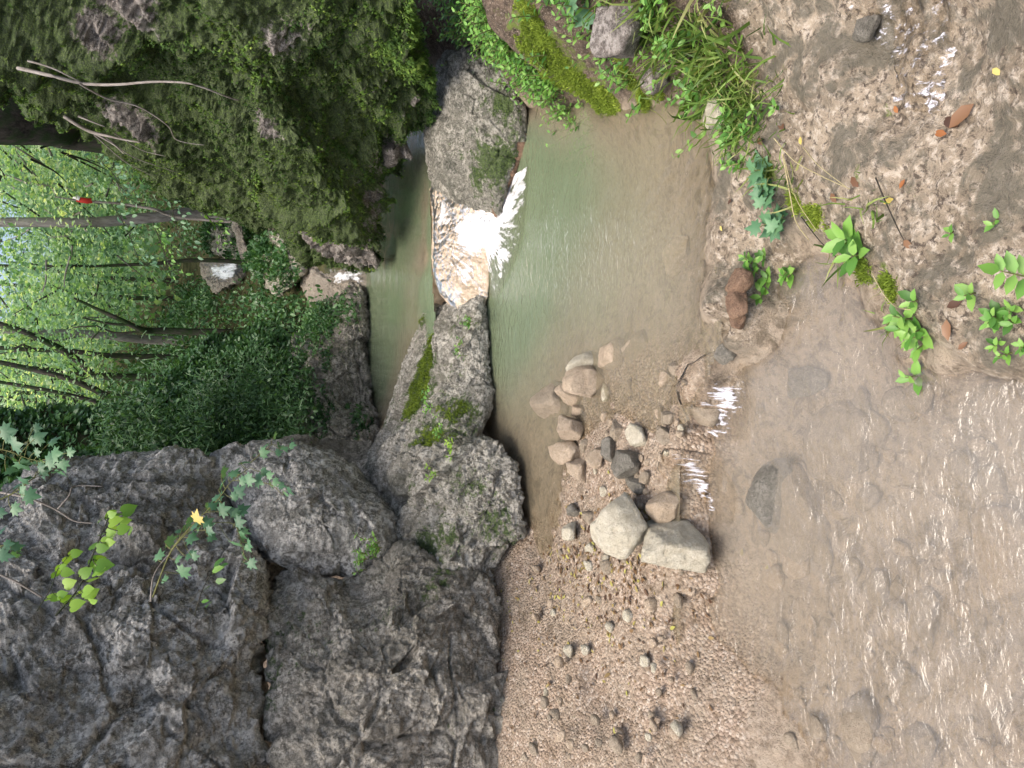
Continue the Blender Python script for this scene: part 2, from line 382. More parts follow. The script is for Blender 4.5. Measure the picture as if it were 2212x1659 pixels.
def maple():
    half = [(.0, .0), (.12, -.05), (.33, -.12), (.30, .08), (.62, .16), (.42, .32), (.50, .58), (.22, .52), (.16, .68), (.0, 1.0)]
    pts = half + [(-x, y) for x, y in half[-2:0:-1]]
    V = [(x, y, -.12 * abs(x) - .1 * y * y) for x, y in pts] + [(0, .3, .06)]; c = len(pts)
    return T(V, [(c, k, (k + 1) % c) for k in range(c)])
MAPLE = maple()
def lime():
    half = [(0, 0), (.2, -.08), (.42, .08), (.48, .36), (.36, .66), (.16, .88), (0, 1.08)]
    pts = half + [(-x, y) for x, y in half[-2:0:-1]]
    V = [(x, y, .1 * abs(x) - .15 * y * y) for x, y in pts] + [(0, .4, 0)]; c = len(pts)
    return T(V, [(c, k, (k + 1) % c) for k in range(c)])
LIME = lime()
def norm(a): return a / (np.linalg.norm(a, axis=-1, keepdims=True) + 1e-9)
def scatter(tmpl, pos, yax, zax, size, rnd=None):
    V, F = tmpl; n = len(pos); pos = np.asarray(pos, float)
    y = norm(np.asarray(yax, float)); z = np.asarray(zax, float); x = norm(np.cross(y, z)); z = np.cross(x, y)
    size = np.broadcast_to(np.asarray(size, float), (n,))
    W = pos[:, None, :] + size[:, None, None] * (V[None, :, 0:1] * x[:, None] + V[None, :, 1:2] * y[:, None] + V[None, :, 2:3] * z[:, None])
    FA = np.array(F, np.int64)[None] + (np.arange(n) * len(V))[:, None, None]
    if rnd is None: rnd = RNG.random(n)
    return W.reshape(-1, 3), FA.reshape(-1, FA.shape[-1]), np.repeat(rnd, len(V))
def join(parts):
    Vs, Fs, Rs, o = [], {}, [], 0
    for V, F, R in parts:
        V = np.asarray(V); F = np.asarray(F)
        Fs.setdefault(F.shape[1], []).append(F + o); Vs.append(V); Rs.append(R); o += len(V)
    return np.concatenate(Vs), [np.concatenate(f) for f in Fs.values()], np.concatenate(Rs)
def rdir(n): return norm(RNG.normal(size=(n, 3)))
def tube(pts, radii, seg=8, rnd=.5, wob=0):
    pts = np.asarray(pts, float)
    # smooth resample
    n = len(pts); t = np.arange(n); m = max(2, (n - 1) * 6 + 1); tt = np.linspace(0, n - 1, m)
    def cr(a):
        i = np.clip(np.floor(tt).astype(int), 0, n - 2); f = (tt - i)[:, None] if a.ndim > 1 else tt - i
        p0 = a[np.clip(i - 1, 0, n - 1)]; p1 = a[i]; p2 = a[i + 1]; p3 = a[np.clip(i + 2, 0, n - 1)]
        return .5 * (2 * p1 + (p2 - p0) * f + (2 * p0 - 5 * p1 + 4 * p2 - p3) * f * f + (3 * p1 - p0 - 3 * p2 + p3) * f ** 3)
    C = cr(pts) if n > 2 else pts[0] + (pts[-1] - pts[0]) * np.linspace(0, 1, m)[:, None]
    r = np.interp(tt, t, radii)
    if wob: C = C + np.stack([fbm(C * 1.0 + 3, 3.0, 2, 5 + k) for k in range(3)], -1) * wob
    d = norm(np.gradient(C, axis=0)); up = np.array([.13, .21, .97]) if abs(d[0][2]) < .9 else np.array([1, .1, 0])
    a = norm(np.cross(d, up)); b = np.cross(d, a)
    an = np.linspace(0, 2 * np.pi, seg, endpoint=False)
    V = C[:, None] + r[:, None, None] * (np.cos(an)[None, :, None] * a[:, None] + np.sin(an)[None, :, None] * b[:, None])
    V = V.reshape(-1, 3); i = np.arange(m - 1)[:, None] * seg; j = np.arange(seg)[None]; k = (j + 1) % seg
    F = np.stack([i + j, i + k, i + seg + k, i + seg + j], -1).reshape(-1, 4)
    V = np.concatenate([V, C[-1:] + d[-1:] * r[-1]]); e = len(V) - 1; last = (m - 1) * seg
    F = np.concatenate([F, np.stack([last + np.arange(seg), last + (np.arange(seg) + 1) % seg, np.full(seg, e), np.full(seg, e)], -1)])
    return V, F, np.full(len(V), rnd)
def tubes_obj(name, tl, mat, parent=None, **kw):
    V, F, R = join(tl)
    F = [f for f in F]
    # cap quads are degenerate: turn them into triangles
    out = []
    for f in F:
        if f.shape[1] == 4:
            dg = f[:, 2] == f[:, 3]; out += [f[~dg], f[dg][:, :3]]
        else: out.append(f)
    if parent is not None: return child(name, V, out, mat, parent, attrs={'rnd': R})
    return link(name, V, out, mat, attrs={'rnd': R}, **kw)

# ------------------------------------------------------------------ TERRAIN of the stream
CP = """1150 500 -.38;1200 620 -.32;1110 650 -.36;1150 400 -.3;1200 300 -.2;1180 780 -.22;1300 400 -.24;1300 550 -.2;1300 300 -.15;1400 450 -.13
1400 350 -.1;1400 600 -.1;1500 500 -.06;1480 420 -.06;1500 600 -.05;1500 700 -.04;1420 700 -.06;1300 680 -.13;1250 720 -.14;1110 750 -.25
1100 850 -.12;1170 850 -.14;1150 950 -.05;1130 1050 -.03;1180 1100 -.012;1170 1200 -.005;1230 1060 .012;1220 930 -.05;1240 900 -.02
1553 430 .012;1553 520 .01;1556 600 .01;1560 680 .01;1565 740 .008;1530 810 -.008;1500 870 -.008;1480 940 -.008;1470 1000 -.006
1620 500 -.03;1600 440 -.01;1660 540 -.05;1600 700 -.02;1610 640 -.015;1590 760 -.05;1610 830 -.12;1550 920 -.11;1525 1040 -.10;1500 1100 -.06;1560 1130 -.12;1570 1220 -.12;1540 1290 -.09
1300 850 -.03;1350 800 -.035;1400 850 -.03;1450 800 -.03;1440 900 -.02;1350 930 .008;1300 930 .008;1400 1000 .014;1440 1040 .0;1300 1100 .03;1300 1200 .06
1400 1200 .04;1200 1270 .06;1120 1250 .10;1400 1290 .05;1490 1260 .0;1300 1500 .12;1100 1500 .3;1520 1500 .0;1320 1700 .2
1650 700 -.15;1700 800 -.16;1650 900 -.17;1700 1000 -.18;1700 1200 -.18;1850 900 -.18;1850 720 -.18;1850 1100 -.20;2000 900 -.21;2000 1100 -.22;2000 1290 -.2
2150 1000 -.25;2150 1250 -.2;1800 1290 -.18;1800 1650 -.12;2150 1700 -.15;2400 1000 -.27;2400 1500 -.2
1720 430 .0;1700 300 .04;1650 200 .07;1650 100 .1;1800 420 .01;1800 200 .08;1850 530 -.02;1900 540 -.01;1900 300 .03;1950 640 -.03;2000 560 .01;2000 400 .03
2080 750 -.04;2120 780 -.06;2150 500 .04;2150 300 .06;2150 100 .08;2000 150 .02;1950 100 .02;2180 700 -.03;2150 620 .0;1980 230 .0;2080 60 .04
1800 600 -.15;1900 730 -.17;2050 880 -.19;2200 850 -.23;1700 620 -.12;2120 850 -.18;1750 540 -.09
1480 215 .02;1540 290 .03;1560 370 .025;1600 300 .09;1400 195 .06;1400 100 .15;1300 195 .08;1300 100 .2;1500 100 .14;1550 50 .15;1200 180 .2;1200 80 .32;1120 120 .38;1060 60 .5
1150 235 .0;1250 215 .03;1440 240 -.03;1300 245 -.08;1190 260 -.1;1520 340 -.02;1300 -150 .5;1700 -150 .22;2100 -150 .2;2350 300 .1;2400 -100 .2;2350 600 .05
935 430 .19;936 500 .17;938 570 .17;960 680 .1;1000 668 .0;1035 672 -.1;1000 700 .0;980 500 .05;980 580 .05;1010 560 .0;1012 630 .0;1040 500 -.1;1040 600 -.1;1060 560 -.12;1062 480 -.12;1055 640 -.08;990 420 .05
900 450 .08;880 550 .05;850 700 -.1;830 850 .0;870 400 .08;900 600 .08;800 650 .08;870 800 .05;850 480 .1;905 200 .1;905 300 .1;905 380 .1;905 450 .06;905 560 .04;850 350 .1"""
WP = [(-2, 4.2, .6), (-3.2, 5, 1.2), (-3, 3, .6), (3.2, 4, 1.0), (2.6, 2, .7), (-2, 6.5, 1.1), (2.9, 6.5, .9), (-2.6, 1.5, .3), (-1.0, 5.6, .5), (.2, 7.3, .3), (1.2, 7.3, .42), (-1, 7.3, .9),
      (2.2, 5.4, .6), (1.7, 6.2, .3), (2.2, 3.0, .6), (-1.6, .2, -.1), (0, -.6, -.25), (1.6, 0, .15), (-.6, 5.2, .35), (-.3, 4.75, .15), (1.35, 5.05, .12), (1.04, 5.05, .11), (.72, 5.0, .11), (1.65, 5.1, .16), (1.1, 4.88, .14), (.8, 4.88, .14), (.4, 5.0, .14), (.1, 5.1, .15)]
cps = []
for t in CP.replace('\n', ';').split(';'):
    a, b, z = map(float, t.split()); g = G(a, b, z); cps.append((g[0], g[1], z))
cps += WP
cps = np.array(cps)
def _k(r): return np.sqrt(r * r + .0025)
_D = np.hypot(cps[:, None, 0] - cps[None, :, 0], cps[:, None, 1] - cps[None, :, 1])
_A = np.block([[_k(_D) + np.eye(len(cps)) * -.002, np.ones((len(cps), 1)), cps[:, :2]],
               [np.ones((1, len(cps))), np.zeros((1, 3))], [cps[:, :2].T, np.zeros((2, 3))]])
_w = np.linalg.solve(_A, np.concatenate([cps[:, 2], [0, 0, 0]]))
def base_h(x, y):
    r = np.full(x.shape, _w[-3]) + _w[-2] * x + _w[-1] * y
    for (cx, cy, _), ww in zip(cps, _w): r = r + ww * _k(np.hypot(x - cx, y - cy))
    return r
POL = {
 'gravel': gpoly([(1070, 1600), (1080, 1190), (1130, 1120), (1200, 1100), (1215, 960), (1240, 830), (1330, 740), (1440, 760), (1500, 850), (1480, 950), (1450, 1040), (1500, 1130), (1540, 1240), (1640, 1500), (1660, 1900), (1070, 1900)], 0),
 'trav': gpoly([(1550, 420), (1590, 330), (1600, 200), (1600, -300), (2500, -300), (2500, 700), (2200, 760), (2110, 830), (2040, 770), (1950, 680), (1850, 590), (1760, 520), (1690, 480), (1690, 600), (1640, 700), (1600, 760), (1550, 740)], -.02),
 'soil': gpoly([(840, -300), (1600, -300), (1600, 150), (1570, 230), (1540, 330), (1500, 250), (1400, 210), (1250, 215), (1120, 240), (1060, 150), (900, 120)], .15),
 'lip': gpoly([(920, 400), (920, 660), (1060, 660), (1060, 400)], .1),
}
def detail_h(x, y, z):
    p = np.stack([x, y, z * 0], -1)
    m = {k: sstep(*((-.12, .10) if k == 'gravel' else (-.04, .04)), sdist(x, y, v) + .03 * fbm(p, 9, 3, 3) + (.16 * fbm(p, 3.5, 4, 23) if k == 'gravel' else 0)) for k, v in POL.items()}
    h = .012 * fbm(p, 6, 4, 1) + .005 * fbm(p, 30, 3, 2)
    sub = sstep(.0, -.08, z)
    h = h + sub * (.02 * fbm(p, 3.1, 3, 4))
    d1, d2, cid = worley(p, 22, 5)
    big = sstep(.55, .9, cid)
    peb = np.sqrt(np.clip(1 - (d1 * 1.35) ** 2, 0, 1))
    h = h + m['gravel'] * peb * (.002 + .014 * big) * (.3 + .7 * sstep(-.1, .3, fbm(p, 4, 2, 12)))
    # scattered stones under the running water in front
    fg = sstep(2.2, 1.9, y) * (1 - m['trav'])
    d1, d2, cid = worley(p, 8, 15); h = h + fg * np.sqrt(np.clip(1 - (d1 * 1.6) ** 2, 0, 1)) * .028 * sstep(.5, .8, cid)
    h = h + fg * .035 * ridge(p, 3.0, 4, 31) * .7
    # travertine: small gours and pits
    tr = m['trav']
    h = h + tr * (.040 * ridge(p, 2.8, 5, 8) + .010 * fbm(p, 45, 3, 9) + .010 * ridge(p, 14, 3, 19) - .014 * sstep(.35, .1, worley(p, 26, 40)[0]) * sstep(0, .3, fbm(p, 5, 2, 41)))
    h = h + m['soil'] * (.05 * fbm(p, 5, 4, 14) + .015 * fbm(p, 26, 3, 16))
    return h, m
def ground_z(x, y):
    x = np.atleast_1d(np.asarray(x, float)); y = np.atleast_1d(np.asarray(y, float))
    b = base_h(x, y); h, _ = detail_h(x, y, b); return b + h
NX, NY = 560, 640
ty = np.linspace(0, 1, NY); ys = -.5 + 8.0 * (.42 * ty + .58 * ty ** 2.0)
tx = np.linspace(-1, 1, NX)
XX = tx[None, :] * (1.5 + .62 * np.maximum(ys, 0))[:, None] ; YY = np.repeat(ys[:, None], NX, 1)
X, Y = XX.ravel(), YY.ravel()
B = base_h(X, Y); dh, masks = detail_h(X, Y, B); Z = B + dh
def grid_faces(ny, nx):
    i = (np.arange(ny - 1)[:, None] * nx + np.arange(nx - 1)[None]).ravel()
    return np.stack([i, i + 1, i + nx + 1, i + nx], -1)
p2 = np.stack([X, Y, 0 * X], -1)
def blobs(V, spec, zf=None):
    """spec: (px, py, Y or None, radius m, strength)"""
    r = np.zeros(len(V))
    for px, py, yy, rr, st in spec:
        c = P(px, py, yy); d = np.linalg.norm(V - c, axis=1); r = np.maximum(r, st * np.exp(-(d / rr) ** 2))
    return r
mossg = np.zeros(len(X))
for px, py, z, rr, st in [(1230, 160, .2, .16, .8), (1270, 185, .1, .12, 1), (1190, 190, .2, .10, .8), (1370, 190, .08, .1, .95), (1390, 190, .08, .06, 1), (1100, 120, .35, .1, .6), (1590, 215, .08, .1, .8), (1560, 180, .08, .1, .7),
                          (1760, 470, 0, .035, 1), (1790, 490, 0, .04, 1), (1720, 430, 0, .035, .9), (1830, 530, -.01, .04, .9), (1870, 585, -.02, .04, .9), (1680, 370, .02, .05, .6), (1880, 390, .02, .035, .8), (1910, 580, 0, .03, .8),
                          (1910, 240, .04, .025, .8), (1980, 415, .03, .025, .8), (1500, 130, .14, .2, .45), (1920, 620, -.02, .05, .9), (1400, 60, .18, .2, .4), (1150, 60, .4, .15, .6)]:
    g = G(px, py, z); d = np.hypot(X - g[0], Y - g[1]); mossg = np.maximum(mossg, st * np.exp(-(d / (rr * 1.1)) ** 2))
mossg = mossg * np.clip(.82 + 1.1 * fbm(p2, 8, 4, 90), .1, 1.15)
mossg = np.maximum(mossg, masks['trav'] * .25 * sstep(.1, .5, fbm(p2, 4, 3, 55)))
_tg = G(1990, 110, .03); wet = np.clip(.9 * np.exp(-((X - _tg[0]) ** 2 + (Y - _tg[1]) ** 2) / .25 ** 2) + sstep(.05, -.01, Z) + masks['trav'] * sstep(0, .3, fbm(p2, 3, 3, 77)) * .8, 0, 1)
bed = link('stream_bed', np.stack([X, Y, Z], -1), [grid_faces(NY, NX)], GROUND, origin=(0, 0, 0),
           attrs={'gravel': masks['gravel'], 'trav': np.clip(masks['trav'] + masks['lip'], 0, 1), 'soil': np.clip(masks['soil'] + sstep(4.9, 5.6, Y) * sstep(.25, .4, Z), 0, 1), 'moss': mossg, 'wet': wet, 'pale': masks['lip']})
tag(bed, 'sandy travertine bed of the stream', kind='structure')

# ------------------------------------------------------------------ WATER surfaces
def water(name, poly, z, mat, step, turb, zfun=None, label=None, maxd=.5, deepk=1.0):
    xs = [p[0] for p in poly]; yy = [p[1] for p in poly]
    nx = int((max(xs) - min(xs)) / step) + 2; ny = int((max(yy) - min(yy)) / step) + 2
    gx, gy = np.meshgrid(np.linspace(min(xs), max(xs), nx), np.linspace(min(yy), max(yy), ny))
    gx, gy = gx.ravel(), gy.ravel(); zz = zfun(gx, gy) if zfun else np.full(gx.shape, z)
    p = np.stack([gx, gy, 0 * gx], -1)
    zz = zz + (.0035 * fbm(p, 9, 3, 21) if name != 'shallow_stream_water' else .0045 * ridge(np.stack([gx * .8 + gy * .5, gy * 1.1 - gx * .6, 0 * gx], -1), 9, 3, 21) * (.3 + sstep(-.2, .3, fbm(p, 2, 2, 5))))
    dep = np.maximum(zz - ground_z(gx, gy), 0)
    F = grid_faces(ny, nx); ins = inpoly(gx, gy, poly)
    F = F[ins[F].all(1)]
    used = np.unique(F); mp = np.full(len(gx), -1); mp[used] = np.arange(len(used))
    V = np.stack([gx, gy, zz], -1)[used]; dep = dep[used]
    o = link(name, V, [mp[F]], mat, origin=(0, 0, 0), attrs={'turb': np.clip(turb[0] + (turb[1] - turb[0]) * (1 - np.exp(-dep * turb[2])), 0, 1) * sstep(0, .012, dep), 'deep': sstep(.03 * deepk, .24 * deepk, dep)})
    tag(o, label, kind='structure'); return o
pool_poly = gpoly([(1050, 380), (1010, 660), (1040, 1000), (1040, 1250), (1140, 1500), (1300, 1500), (1475, 1400), (1475, 1000), (1483, 930), (1505, 870), (1535, 812), (1566, 745), (1556, 600), (1555, 430), (1560, 250), (1540, 100), (1300, 100), (1080, 150)], 0)
water('pool_water', pool_poly, 0.0, W_MAIN, .02, (.12, .94, 7.0), label='green water of the main pool')
up_poly = gpoly([(700, 300), (720, 1000), (900, 1060), (985, 1000), (940, 655), (934, 570), (933, 480), (932, 420), (940, 330), (900, 250)], .225)
water('upper_pool_water', up_poly, .228, W_UP, .03, (.3, .96, 9.0), label='still water of the upper pool', deepk=.6)
fg_poly = gpoly([(1570, 380), (1530, 1600), (2600, 2200), (2900, 900), (2700, 300), (1900, 300)], -.12)
fz = lambda x, y: -.085 - .03 * np.clip(2.2 - y, 0, 3)
water('shallow_stream_water', fg_poly, 0, W_FG, .012, (.16, .55, 6.0), zfun=fz, label='shallow rippled water in the foreground', deepk=9)

# ------------------------------------------------------------------ running water sheets that follow the rock
def sheet(name, poly, mat, off, foamf, label, cat, step=.012, zref=0, soft=.05, lift=None, fh=None, fgw=False):
    xs = [p[0] for p in poly]; yy = [p[1] for p in poly]
    nx = int((max(xs) - min(xs)) / step) + 2; ny = int((max(yy) - min(yy)) / step) + 2
    gx, gy = np.meshgrid(np.linspace(min(xs), max(xs), nx), np.linspace(min(yy), max(yy), ny)); gx, gy = gx.ravel(), gy.ravel()
    sdp = sdist(gx, gy, poly); p = np.stack([gx, gy, 0 * gx], -1)
    edge = sstep(0, soft, sdp + .02 * fbm(p, 20, 3, 4))
    b = base_h(gx, gy) if fh is None else fh(gx, gy)
    zz = b + off * edge + .008 * fbm(p, 25, 3, 6) * edge - .02 * (1 - edge)
    zz = np.maximum(zz, (ground_z(gx, gy) + .004) * edge + (1 - edge) * -9) if fh is None else zz
    if fgw: zz = np.maximum(zz, fz(gx, gy) + .010 + .012 * fbm(p, 30, 3, 77) * edge)
    if lift is not None: zz = lift(gx, gy, zz, edge)
    foam = foamf(gx, gy) * edge
    F = grid_faces(ny, nx); ins = (sdp > 0) & (edge > .02); F = F[ins[F].all(1)]
    used = np.unique(F); mp = np.full(len(gx), -1); mp[used] = np.arange(len(used))
    o = link(name, np.stack([gx, gy, zz], -1)[used], [mp[F]], mat, attrs={'foam': foam[used]})
    tag(o, label, cat); return o
def gblob(x, y, lst):
    r = np.zeros(x.shape)
    for px, py, z, rr, st in lst:
        g = G(px, py, z); r = np.maximum(r, st * np.exp(-((np.hypot(x - g[0], y - g[1])) / rr) ** 2))
    return r
sheet('small_cascade', gpoly([(1490, 850), (1520, 780), (1570, 745), (1600, 790), (1610, 860), (1600, 960), (1540, 960), (1500, 930)], -.05), F_SPILL, .012,
      lambda x, y: np.clip(.2 + gblob(x, y, [(1588, 862, -.1, .06, .52), (1570, 905, -.1, .06, .50), (1555, 945, -.1, .05, .48), (1540, 880, -.05, .04, .4)]), 0, 1),
      'thin spill over the pool lip, breaking white below the grey tufa lip', 'cascade', .008, soft=.02, fgw=True)
sheet('small_cascade', gpoly([(1470, 960), (1500, 960), (1550, 1000), (1580, 1060), (1570, 1140), (1520, 1120), (1480, 1060), (1450, 1010)], -.05), F_SPILL, .012,
      lambda x, y: np.clip(.2 + gblob(x, y, [(1528, 1050, -.1, .045, .50), (1550, 1085, -.1, .04, .46), (1500, 1010, -.05, .04, .4)]), 0, 1),
      'thin spill over gravel beside the two big pale stones', 'cascade', .008, soft=.02, fgw=True)
sheet('trickle', gpoly([(1840, -120), (2140, -120), (2110, 60), (2080, 160), (2065, 250), (2020, 290), (1960, 275), (1915, 240), (1920, 160), (1870, 60)], .03), F_FLOW, .012,
      lambda x, y: np.clip(.30 + gblob(x, y, [(2035, 210, .02, .04, .32), (2065, 130, .03, .03, .3), (1960, 230, .02, .03, .25), (1950, 80, .02, .08, .12)]), 0, 1),
      'clear rippling trickle running down the beige tufa by the right bank', 'stream', .008, soft=.03)

# ------------------------------------------------------------------ ROCKS traced as solid bodies
def cyc_resample(pts, n):
    p = np.array(pts, float); m = len(p); t = np.linspace(0, m, n, endpoint=False); i = np.floor(t).astype(int); f = (t - i)[:, None]
    p0, p1, p2_, p3 = p[(i - 1) % m], p[i % m], p[(i + 1) % m], p[(i + 2) % m]
    s = .5 * (2 * p1 + (p2_ - p0) * f + (2 * p0 - 5 * p1 + 4 * p2_ - p3) * f * f + (3 * p1 - p0 - 3 * p2_ + p3) * f ** 3)
    lin = p1 * (1 - f) + p2_ * f
    return .6 * s + .4 * lin
def rock(name, pts, cen, mat, label, cat='boulder', front=.3, back=.4, amp=.05, freq=2.5, crack=.03, cfreq=2.0, N=420, Mr=90, seed=0, mossf=None, upb=.2, group=None, flat=.5, aniso=None, kind=None, cw=.5, lump=0, fac=None):
    fac = crack * .9 if fac is None else fac
    W = cyc_resample([P(*q) for q in pts], N); C = P(*cen)
    tocam = norm(np.array([-C[0] * .8, -C[1], upb * C[1]]))
    r = np.linspace(0, 1, Mr + 1)[1:]
    def surf(sgn, d):
        prof = (1 - r ** 2) ** flat
        return (C + (W - C)[None] * r[:, None, None] + (tocam * sgn * d * prof[:, None, None]))
    Fv = surf(1, front).reshape(-1, 3); Bv = surf(-1, back)[:-1].reshape(-1, 3)
    V = np.concatenate([Fv, Bv, [C + tocam * front], [C - tocam * back]])
    cf, cb = len(V) - 2, len(V) - 1; nf = Mr * N
    j = np.arange(N); k = (j + 1) % N
    def band(o, rows):
        i = (np.arange(rows - 1) * N)[:, None]
        return np.stack([o + i + j, o + i + k, o + i + N + k, o + i + N + j], -1).reshape(-1, 4)
    F4 = [band(0, Mr)]; bb = band(nf, Mr - 1)[:, ::-1]; F4.append(bb)
    o = (Mr - 1) * N; ob = nf + (Mr - 2) * N
    F4.append(np.stack([o + j, o + k, ob + k, ob + j], -1))
    F3 = np.concatenate([np.stack([np.full(N, cf), k, j], -1), np.stack([np.full(N, cb), nf + j, nf + k], -1)])
    F4 = np.concatenate(F4)
    # outward orientation
    Fs = [F4, F3]
    nn = vnormals(V, [F3[:N]])
    if (nn[cf] * tocam).sum() < 0:
        F3 = F3[:, ::-1]
    nn = vnormals(V, [F4[:200 * 3]])
    if (nn[F4[N * 2, 0]] * tocam).sum() < 0 and (vnormals(V, [band(0, 6)])[N * 2] * tocam).sum() < 0:
        F4 = F4[:, ::-1]
    Fs = [F4, F3]
    Nn = vnormals(V, Fs)
    q = V if aniso is None else (V * np.array(aniso) if np.ndim(aniso) == 1 else V @ np.array(aniso))
    disp = amp * fbm(q, freq, 6, 100 + seed, .55) + crack * (sstep(.02, .2, 1 - np.abs(ridge(q, cfreq, 2, 200 + seed))) - 1) \
        + crack * .8 * (worley(q, cfreq * 2.2, 300 + seed)[2] - .5) * .25
    d1, d2, cid = worley(q + .08 * np.stack([fbm(q, 3, 2, 9), fbm(q, 3, 2, 8), fbm(q, 3, 2, 7)], -1), cfreq * 1.3, 500 + seed)
    disp = disp - crack * cw * sstep(.07, .0, d2 - d1) * sstep(-.1, .25, fbm(q, cfreq * .8, 2, 71))
    qf = q + .05 * np.stack([fbm(q, 4, 2, 19), fbm(q, 4, 2, 18), fbm(q, 4, 2, 17)], -1)
    disp = disp + fac * (1.3 * facets(qf, cfreq * 1.25, 900 + seed) + .55 * facets(qf, cfreq * 3.4, 930 + seed) + .22 * facets(V, cfreq * 8, 960 + seed))
    if lump: disp = disp + lump * (1 - 2 * np.abs(fbm(q, 4, 3, 810 + seed))) * .9 + lump * .22 * fbm(V, 14, 2, 820)
    V = V + Nn * disp[:, None]
    V = V + Nn * (amp * .16 * ridge(V, freq * 6, 3, 700 + seed) + amp * .16 * fbm(V, freq * 18, 3, 720 + seed))[:, None]
    Nn = vnormals(V, Fs)
    moss = np.zeros(len(V)) if mossf is None else np.clip(mossf(V, Nn), 0, 1)
    ob = link(name, V, Fs, mat, attrs={'moss': moss})
    tag(ob, label, cat, group, kind)
    return ob, V, Nn, moss, Fs
def moss_tufts(parent, V, Nn, moss, n, size, mat, name='moss', thr=.5, droop=.9, tmpl=FROND, cam_only=True, rndf=None, Fs=None):
    wgt = np.where(moss > thr, moss, 0.0)
    if cam_only:
        tc = norm(CO - V); wgt = wgt * (((Nn * tc).sum(1)) > -.25)
        dV = V - CO; dep_ = dV @ np.array(_f); wgt = wgt * ((np.abs(dV[:, 0] / dep_) < .62) & (np.abs((dV @ np.array(_d)) / dep_) < .80))
    if Fs is not None:
        ar = np.zeros(len(V))
        for F in Fs:
            a_ = np.linalg.norm(np.cross(V[F[:, 1]] - V[F[:, 0]], V[F[:, 2]] - V[F[:, 0]]), axis=1)
            for kk in range(F.shape[1]): np.add.at(ar, F[:, kk], a_)
        wgt = wgt * ar
    wgt = wgt / wgt.sum(); idx = RNG.choice(len(V), n, p=wgt)
    pos = V[idx] + RNG.normal(size=(n, 3)) * size * .35; nn = Nn[idx]
    y = norm(nn * .8 + np.array([0, 0, -droop]) + RNG.normal(size=(n, 3)) * .35)
    rn = np.clip(.42 + .35 * fbm(pos, 5, 3, 91) * 1.6 + RNG.normal(size=n) * .16, 0, 1)
    if rndf is not None: rn = np.clip(rn + rndf(pos), 0, 1)
    VV, F, R = scatter(tmpl, pos, y, nn + RNG.normal(size=(n, 3)) * .3, size * (.5 + RNG.random(n)), rn)
    o = child(name, VV, [F], mat, parent, attrs={'rnd': R}); return o

# mossy cliff on the right
def cliff_moss(V, Nn):
    bare = blobs(V, [(240, 25, 3.9, .22, 1), (210, 60, 4.2, .15, .8), (620, 115, 3.6, .17, 1), (580, 100, 3.6, .12, 1), (690, 150, 3.6, .13, .9), (850, 240, 4.0, .2, .95), (900, 255, 4.2, .12, 1), (800, 225, 4.0, .14, .8),
                     (460, 0, 3.4, .14, .9), (400, -10, 3.5, .14, .8), (560, 285, 4.4, .14, .75), (690, 310, 4.6, .1, .7), (560, 190, 4.0, .08, .8), (290, 210, 4.8, .14, .9), (270, 300, 5.4, .25, .9), (180, 290, 5.5, .2, .6),
                     (640, 490, 5.6, .2, .8), (700, 540, 5.8, .3, .9), (780, 540, 5.8, .3, 1), (800, 420, 5.2, .1, 1), (870, 350, 4.8, .22, .9), (40, 210, 5.0, .2, .8), (905, 100, 3.3, .12, 1), (780, 470, 5.4, .2, .8), (920, 200, 3.9, .1, .9), (750, 380, 5, .12, .6)])
    return 1.05 - bare * 1.1 + .25 * fbm(V, 4, 3, 3)
cl_pts = [(-260, 160, 5.0), (0, 175, 5.2), (60, 232, 5.6), (150, 255, 5.9), (240, 345, 6.3), (320, 395, 6.6), (400, 432, 6.8), (480, 465, 6.9), (550, 492, 6.8), (610, 490, 6.5), (640, 545, 6.5), (700, 572, 6.4), (765, 592, 6.2), (830, 590, 6.0),
          (835, 530, 5.7), (838, 480, 5.5), (850, 440, 5.3), (845, 415, 5.2), (880, 385, 5.1), (900, 350, 4.9), (900, 320, 4.7), (930, 290, 4.5), (948, 240, 4.3), (950, 180, 4.1), (935, 120, 3.8), (910, 70, 3.5), (890, 20, 3.3), (880, -60, 3.1), (860, -260, 2.9), (400, -420, 3.0), (-300, -420, 3.6)]
_a = norm(np.array([-.62, .25, -.75])); _b = norm(np.cross(_a, [0, 1, 0])); _c = np.cross(_a, _b)
STR = np.stack([_a * .38, _b * 1.45, _c * .9], 1)
cliff, CV, CN, CM, CF = rock('mossy_cliff', cl_pts, (520, 130, 4.15), R_CLIFF, 'tall moss-covered rock cliff overhanging the upper pool on the right side', 'cliff', front=.25, back=1.2, amp=.24, freq=1.8, crack=.09, cfreq=1.2, lump=.06, cw=.8, fac=.06,
                  N=760, Mr=230, seed=3, mossf=cliff_moss, upb=.1, aniso=STR)
moss_tufts(cliff, CV, CN, CM, 420000, .021, LM_MOSS, thr=.42, droop=1.2, tmpl=FROND2, Fs=CF, rndf=lambda p: .35 * fbm(p @ STR, 3, 3, 44))

PALE = rock_mat('pale_tufa', (.36, .27, .18, 1), (.52, .42, .31, 1), (.66, .58, .48, 1), 1.6, .15, wet=.5, use_moss=False, pits=False, bumpd=.002)
